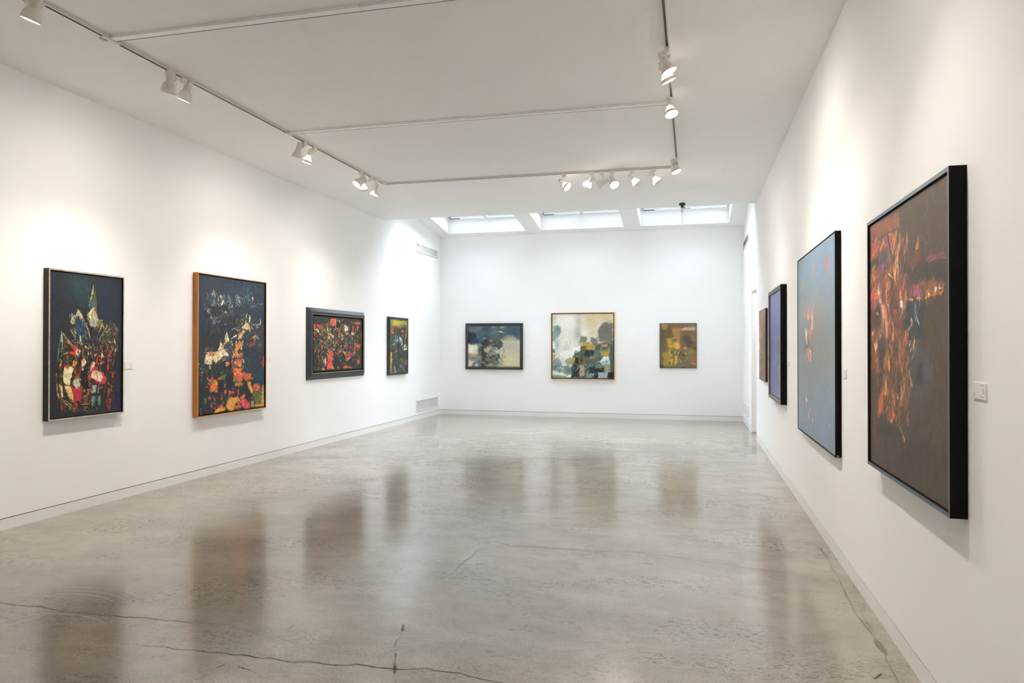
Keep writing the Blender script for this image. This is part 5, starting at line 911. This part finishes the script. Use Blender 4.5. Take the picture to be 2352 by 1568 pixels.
A.p('3e3833', [300,760,350,840,340,960,330,1050,300,1100,250,980], 2, 3, .6).s('fdeedc', 26, [375,870,378,940]).s('e8945c', 16, [370,760,365,850]).s('e8a458', 10, [430,840,410,1020,400,1060]).s('f4b070', 30, [460,860,490,865]).s('f0c484', 34, [535,850,570,850]).s('e4a05c', 20, [310,970,330,1000]).s('c85c44', 26, [315,960,320,1040]).p('383a3c', [430,880,600,880,610,1040,590,1260,450,1260,380,1160,410,1020], 3, 4, .9).s('5c6a78', 34, [515,900,520,1080]).s('fff0e0', 16, [478,1060,480,1140]).s('e0a494', 12, [470,1130,450,1180]).s('e8d8c4', 8, [515,980,535,1060,555,1120]).s('b86a48', 30, [430,1180,440,1240], .8).s('3a3d40', 44, [470,1230,560,1240]).s('e8d0a0', 11, [470,1280,455,1350]).s('e4c898', 9, [490,1290,470,1400]).s('d8bc8c', 11, [510,1270,495,1380]).s('a48c64', 7, [550,1290,480,1480]).s('b49868', 7, [420,1380,470,1500])
A.s('f2c06c', 26, [120,1300,125,1370]).s('fce4b0', 9, [115,1310,122,1380]).s('e8b86c', 12, [170,1210,165,1260]).s('f0d8a4', 16, [95,1180,92,1220]).s('e89a50', 14, [300,1140,290,1320]).s('e0823c', 16, [250,1400,245,1500]).s('f0b468', 9, [245,1360,240,1450]).p('37312b', [150,1280,180,1250,210,1340,200,1568,150,1568], 2, 3, .8).p('38332d', [300,1300,340,1280,350,1568,280,1568], 2, 3, .8).z(60, 'b87848 6a4a34 3c362f c88a50', (220,1200,420,1568), 160, 8, 92, 8, .8, .8, 5)
A.view(1980, 830, 4.238)
A.fog('5c6874', 600, 130, 70, 160, .6).fog('565c64', 460, 330, 90, 120, .5).p('3a342c', [500,60,560,30,570,240,480,240], 3, 5, .8).p('5e4630', [180,0,420,0,420,600,330,640,140,560,150,380], 4, 5, .75)
A.z(230, '9c6438 74482c 3c3024 b8743c 564028 d8944c', (150,0,430,600), 130, 9, 92, 8, .75, .8, 6).p('c86234', [190,250,200,300,185,500,150,570,140,400], 1.5, 2).s('d85c54', 14, [150,480,145,550]).s('c8a03c', 16, [215,200,212,340]).s('e08a44', 18, [240,0,245,110]).s('dc6a48', 24, [290,480,275,590]).s('d85a60', 12, [250,450,250,560]).s('d8a04c', 14, [240,560,275,600]).s('c88448', 16, [380,190,350,240]).s('f8dcb4', 9, [325,330,325,380]).s('fff4dc', 10, [345,420,347,450]).s('c89c50', 9, [360,250,360,420]).s('b88448', 14, [350,0,390,240], .8).s('b8a078', 7, [430,100,460,270]).s('d0b488', 9, [445,190,462,265]).s('e8b868', 7, [330,620,370,700,395,770]).s('e0a03c', 9, [378,730,392,790]).p('3b342b', [150,560,180,500,240,600,330,630,360,700,300,760,150,700], 3, 4, .9)
A.p('4c4338', [80,800,200,860,420,960,830,1240,830,1460,75,960], 2, 4, .8).fog('3c342a', 500, 900, 300, 160, .5).fog('5e4a34', 590, 700, 60, 40, .7).fog('6a4a2c', 660, 790, 60, 30, .6).fog('5c4a30', 730, 600, 80, 300, .4).z(40, '6a5436 7c6240 8c7450', (600,200,820,900), 100, 4, 110, 30, .35, .6, 7)
A.s('7c4c2c', 20, [75,960,300,1110,560,1290,820,1455], .9).s('7a4e28', 9, [822,300,825,1450], .6)
A.re(2600, 30, 3.0, 90, 9, .09, .6, .45, swirl=.15)
A.grain(.02)
c8 = ((0,.001),(0,.061),(.017,.061),(.017,.046),(.024,.044))
painting((XR, 3.6445, 1.518), -PI/2, 1.297, 1.316, c8, [0, 1, 2, 2], [M['fr_soot'], M['fr_bluegrey'], M['fr_black']], .0225, .051, A,
         'largest dark brown painting with ember orange strokes and deep black frame, nearest on right wall', relief=.0005, spec=.35, rough=.5, gain=1.1)

# ---- right wall, second: tall blue grey canvas
A = Art(210, 420, '71808c', [(1832.2,600.5),(1916.4,534),(1917.1,1046),(1834.4,980.2)], 19); A.vs = .35
A.view(1810, 500, 2.707)
A.fog('6c88a4', 170, 250, 200, 260, .9).fog('7c7c74', 180, 800, 160, 330, .8).fog('7488a0', 200, 1300, 200, 240, .8).fog('808488', 90, 1000, 50, 300, .5)
A.z(260, '74879a 687888 7e8890 7c7a74 6c7c90', (55,90,295,1490), 130, 9, 90, 12, .35, .4, 1)
A.fog('a87c78', 240, 300, 18, 60, .7).fog('9c6c70', 238, 270, 8, 20, .8).fog('a08484', 150, 330, 12, 60, .5).fog('9a8484', 88, 420, 14, 60, .4).fog('a88c80', 130, 560, 60, 60, .4).fog('54544e', 120, 790, 20, 40, .7)
A.s('e8a070', 9, [125,585,123,640]).s('d88468', 10, [148,580,146,720]).s('f0b080', 7, [150,620,147,700]).s('f8e0b0', 6, [108,700,112,760,120,790]).s('f4d8a4', 5, [108,690,118,740]).s('c87860', 12, [135,690,138,780], .8).s('e89468', 8, [122,815,130,880,138,900]).s('f4c890', 5, [130,810,138,850]).s('e8a474', 6, [142,830,140,890]).s('f0c098', 6, [115,1120,117,1145]).s('e8a47c', 5, [130,1205,132,1250]).s('d88c68', 5, [138,1170,138,1200]).s('c8805c', 5, [170,1190,170,1230]).s('f0b488', 5, [152,1240,154,1275]).s('f0a468', 4, [253,1290,254,1303]).s('b88068', 6, [90,1240,92,1260]).z(16, 'd0907c a87868', (100,500,160,900), 40, 5, 90, 15, .5, .8, 2)
A.re(1200, 30, 4.0, 90, 8, .03, .3, .25)
A.grain(.008)
c9 = ((0,.001),(0,.018),(.003,.018),(.003,.022),(0,.022),(0,.040),(.008,.040),(.008,.030),(.013,.028))
r9 = painting((XR, 6.2365, 1.5175), -PI/2, 1.819, 1.559, c9, [0]*8, [M['fr_soot'], M['fr_soot']], .0085, .036, A,
         'tall blue grey painting with a small flame streak and thin black frame on right wall', relief=.0004, spec=.4, gain=1.16)
m_ = MB(); m_.box(.9080, .9108, -.031, -.016, -.7805, -.764); m_.build('chipped_corner', M['fr_chip'], r9)

# ---- right wall, third: violet blue canvas in a bronze frame
A = Art(150, 260, '6c74ac', [(1768.4,677.8),(1791.8,663.5),(1791.8,916.5),(1768.6,903.9)], 21); A.vs = .5
A.view(1720, 640, 4.9)
A.fog('7884c4', 300, 300, 60, 260, .8).fog('6878b8', 320, 600, 60, 200, .7).fog('5a6cae', 260, 900, 30, 500, .6).fog('6a6c80', 325, 900, 26, 330, .8).fog('6c6874', 330, 740, 20, 60, .8).fog('8c8cb4', 300, 1330, 60, 120, .7).fog('8484b4', 270, 250, 26, 40, .6)
A.z(170, '7480bc 6474b4 5c68a4 8890c4 6c78a8', (235,120,355,1350), 90, 5, 92, 14, .45, .4, 1)
A.z(30, '5cb0d8 58a0d0 78bcd8', (300,800,352,1180), 60, 4, 90, 10, .7, .8, 2).s('6cc8e8', 5, [322,980,322,1070]).s('58a8dc', 8, [340,830,341,940], .8).s('64a4d8', 8, [320,600,322,700], .5).s('b0a878', 4, [330,700,350,720], .5).s('8c7448', 8, [340,760,345,800], .4).z(16, 'b8b088 9c94a0', (300,1080,350,1240), 50, 4, 85, 20, .5, .6, 3)
A.re(900, 20, 3.0, 90, 10, .06, .5, .5)
A.grain(.04)
c10 = ((0,.001),(0,.062),(.003,.065),(.022,.065),(.026,.060),(.040,.057),(.044,.050),(.044,.030),(.056,.028))
painting((XR, 8.905, 1.522), -PI/2, 1.29, 1.31, c10, [0, 0, 1, 1, 1, 1, 2, 2], [M['fr_soot'], M['fr_bronze'], M['fr_black']], .050, .046, A,
         'violet blue painting in a stepped bronze grey frame with black sides, right wall', relief=.0004, gain=.95)

# ---- right wall, farthest: brown canvas by the doorway
A = Art(130, 220, '6f6052', [(1743.5,715.5),(1757.8,707.3),(1757.2,877.1),(1744.2,869)], 23)
A.view(1720, 640, 4.9)
A.fog('7a6a5a', 160, 500, 60, 300, .8).fog('c87c48', 133, 470, 12, 110, .9).fog('e0a050', 130, 640, 7, 60, .8).fog('7a4a38', 150, 1080, 60, 90, .7).fog('5c5148', 170, 700, 20, 300, .6).fog('9c7454', 150, 380, 30, 40, .6)
A.z(40, 'e0a04c d8843c f0c070 a86838', (118,560,140,1040), 40, 4, 92, 12, .85, .9, 1).z(60, '6c5c50 84705c 5a4c42 7c5c48', (115,340,192,1150), 90, 5, 92, 10, .5, .4, 2).s('e8b868', 5, [122,740,124,830]).s('d89060', 6, [155,980,156,1010])
A.re(600, 16, 3.0, 90, 12, .08, .5, .5)
A.grain(.04)
c11 = ((0,.001),(0,.029),(.002,.031),(.006,.031),(.006,.020),(.010,.018))
painting((XR, 10.752, 1.52), -PI/2, .932, 1.005, c11, [0, 0, 0, 0, 0], [M['fr_brown'], M['fr_brown']], .0065, .029, A,
         'unframed brown painting with orange left edge, right wall nearest the doorway', relief=.0006, gain=1.12)
# ---------------------------------------------------------------- daylight and output
wd_ = bpy.data.worlds.new('overcast'); S.world = wd_; wd_.use_nodes = True; nt = wd_.node_tree
bg = nt.nodes['Background']; bg.inputs[0].default_value = (.85, .92, 1.0, 1); 
# overcast with the brighter half of the sky beyond the end wall
tc = nt.nodes.new('ShaderNodeTexCoord'); sx = nt.nodes.new('ShaderNodeSeparateXYZ'); mr = nt.nodes.new('ShaderNodeMapRange')
mr.interpolation_type = 'SMOOTHSTEP'; mr.inputs['From Min'].default_value = -.35; mr.inputs['From Max'].default_value = .75
mr.inputs['To Min'].default_value = SKY[0]; mr.inputs['To Max'].default_value = SKY[1]
nt.links.new(tc.outputs['Generated'], sx.inputs[0]); nt.links.new(sx.outputs['Y'], mr.inputs[0]); nt.links.new(mr.outputs[0], bg.inputs[1])
S.view_settings.view_transform = 'Standard'; S.view_settings.look = 'None'; S.view_settings.gamma = 1
S.view_settings.use_curve_mapping = False; S.view_settings.exposure = EXPO
cy_ = S.cycles
cy_.use_denoising = True
try: cy_.denoiser = 'OPENIMAGEDENOISE'; cy_.denoising_input_passes = 'RGB_ALBEDO_NORMAL'; cy_.denoising_prefilter = 'ACCURATE'
except Exception: pass
cy_.max_bounces = 8; cy_.diffuse_bounces = 7; cy_.glossy_bounces = 3; cy_.transparent_max_bounces = 6
cy_.use_adaptive_sampling = True; cy_.adaptive_threshold = .16; cy_.adaptive_min_samples = 16; cy_.use_light_tree = False
cy_.sample_clamp_indirect = 25; cy_.caustics_reflective = True; cy_.blur_glossy = 1.0; cy_.caustics_refractive = False
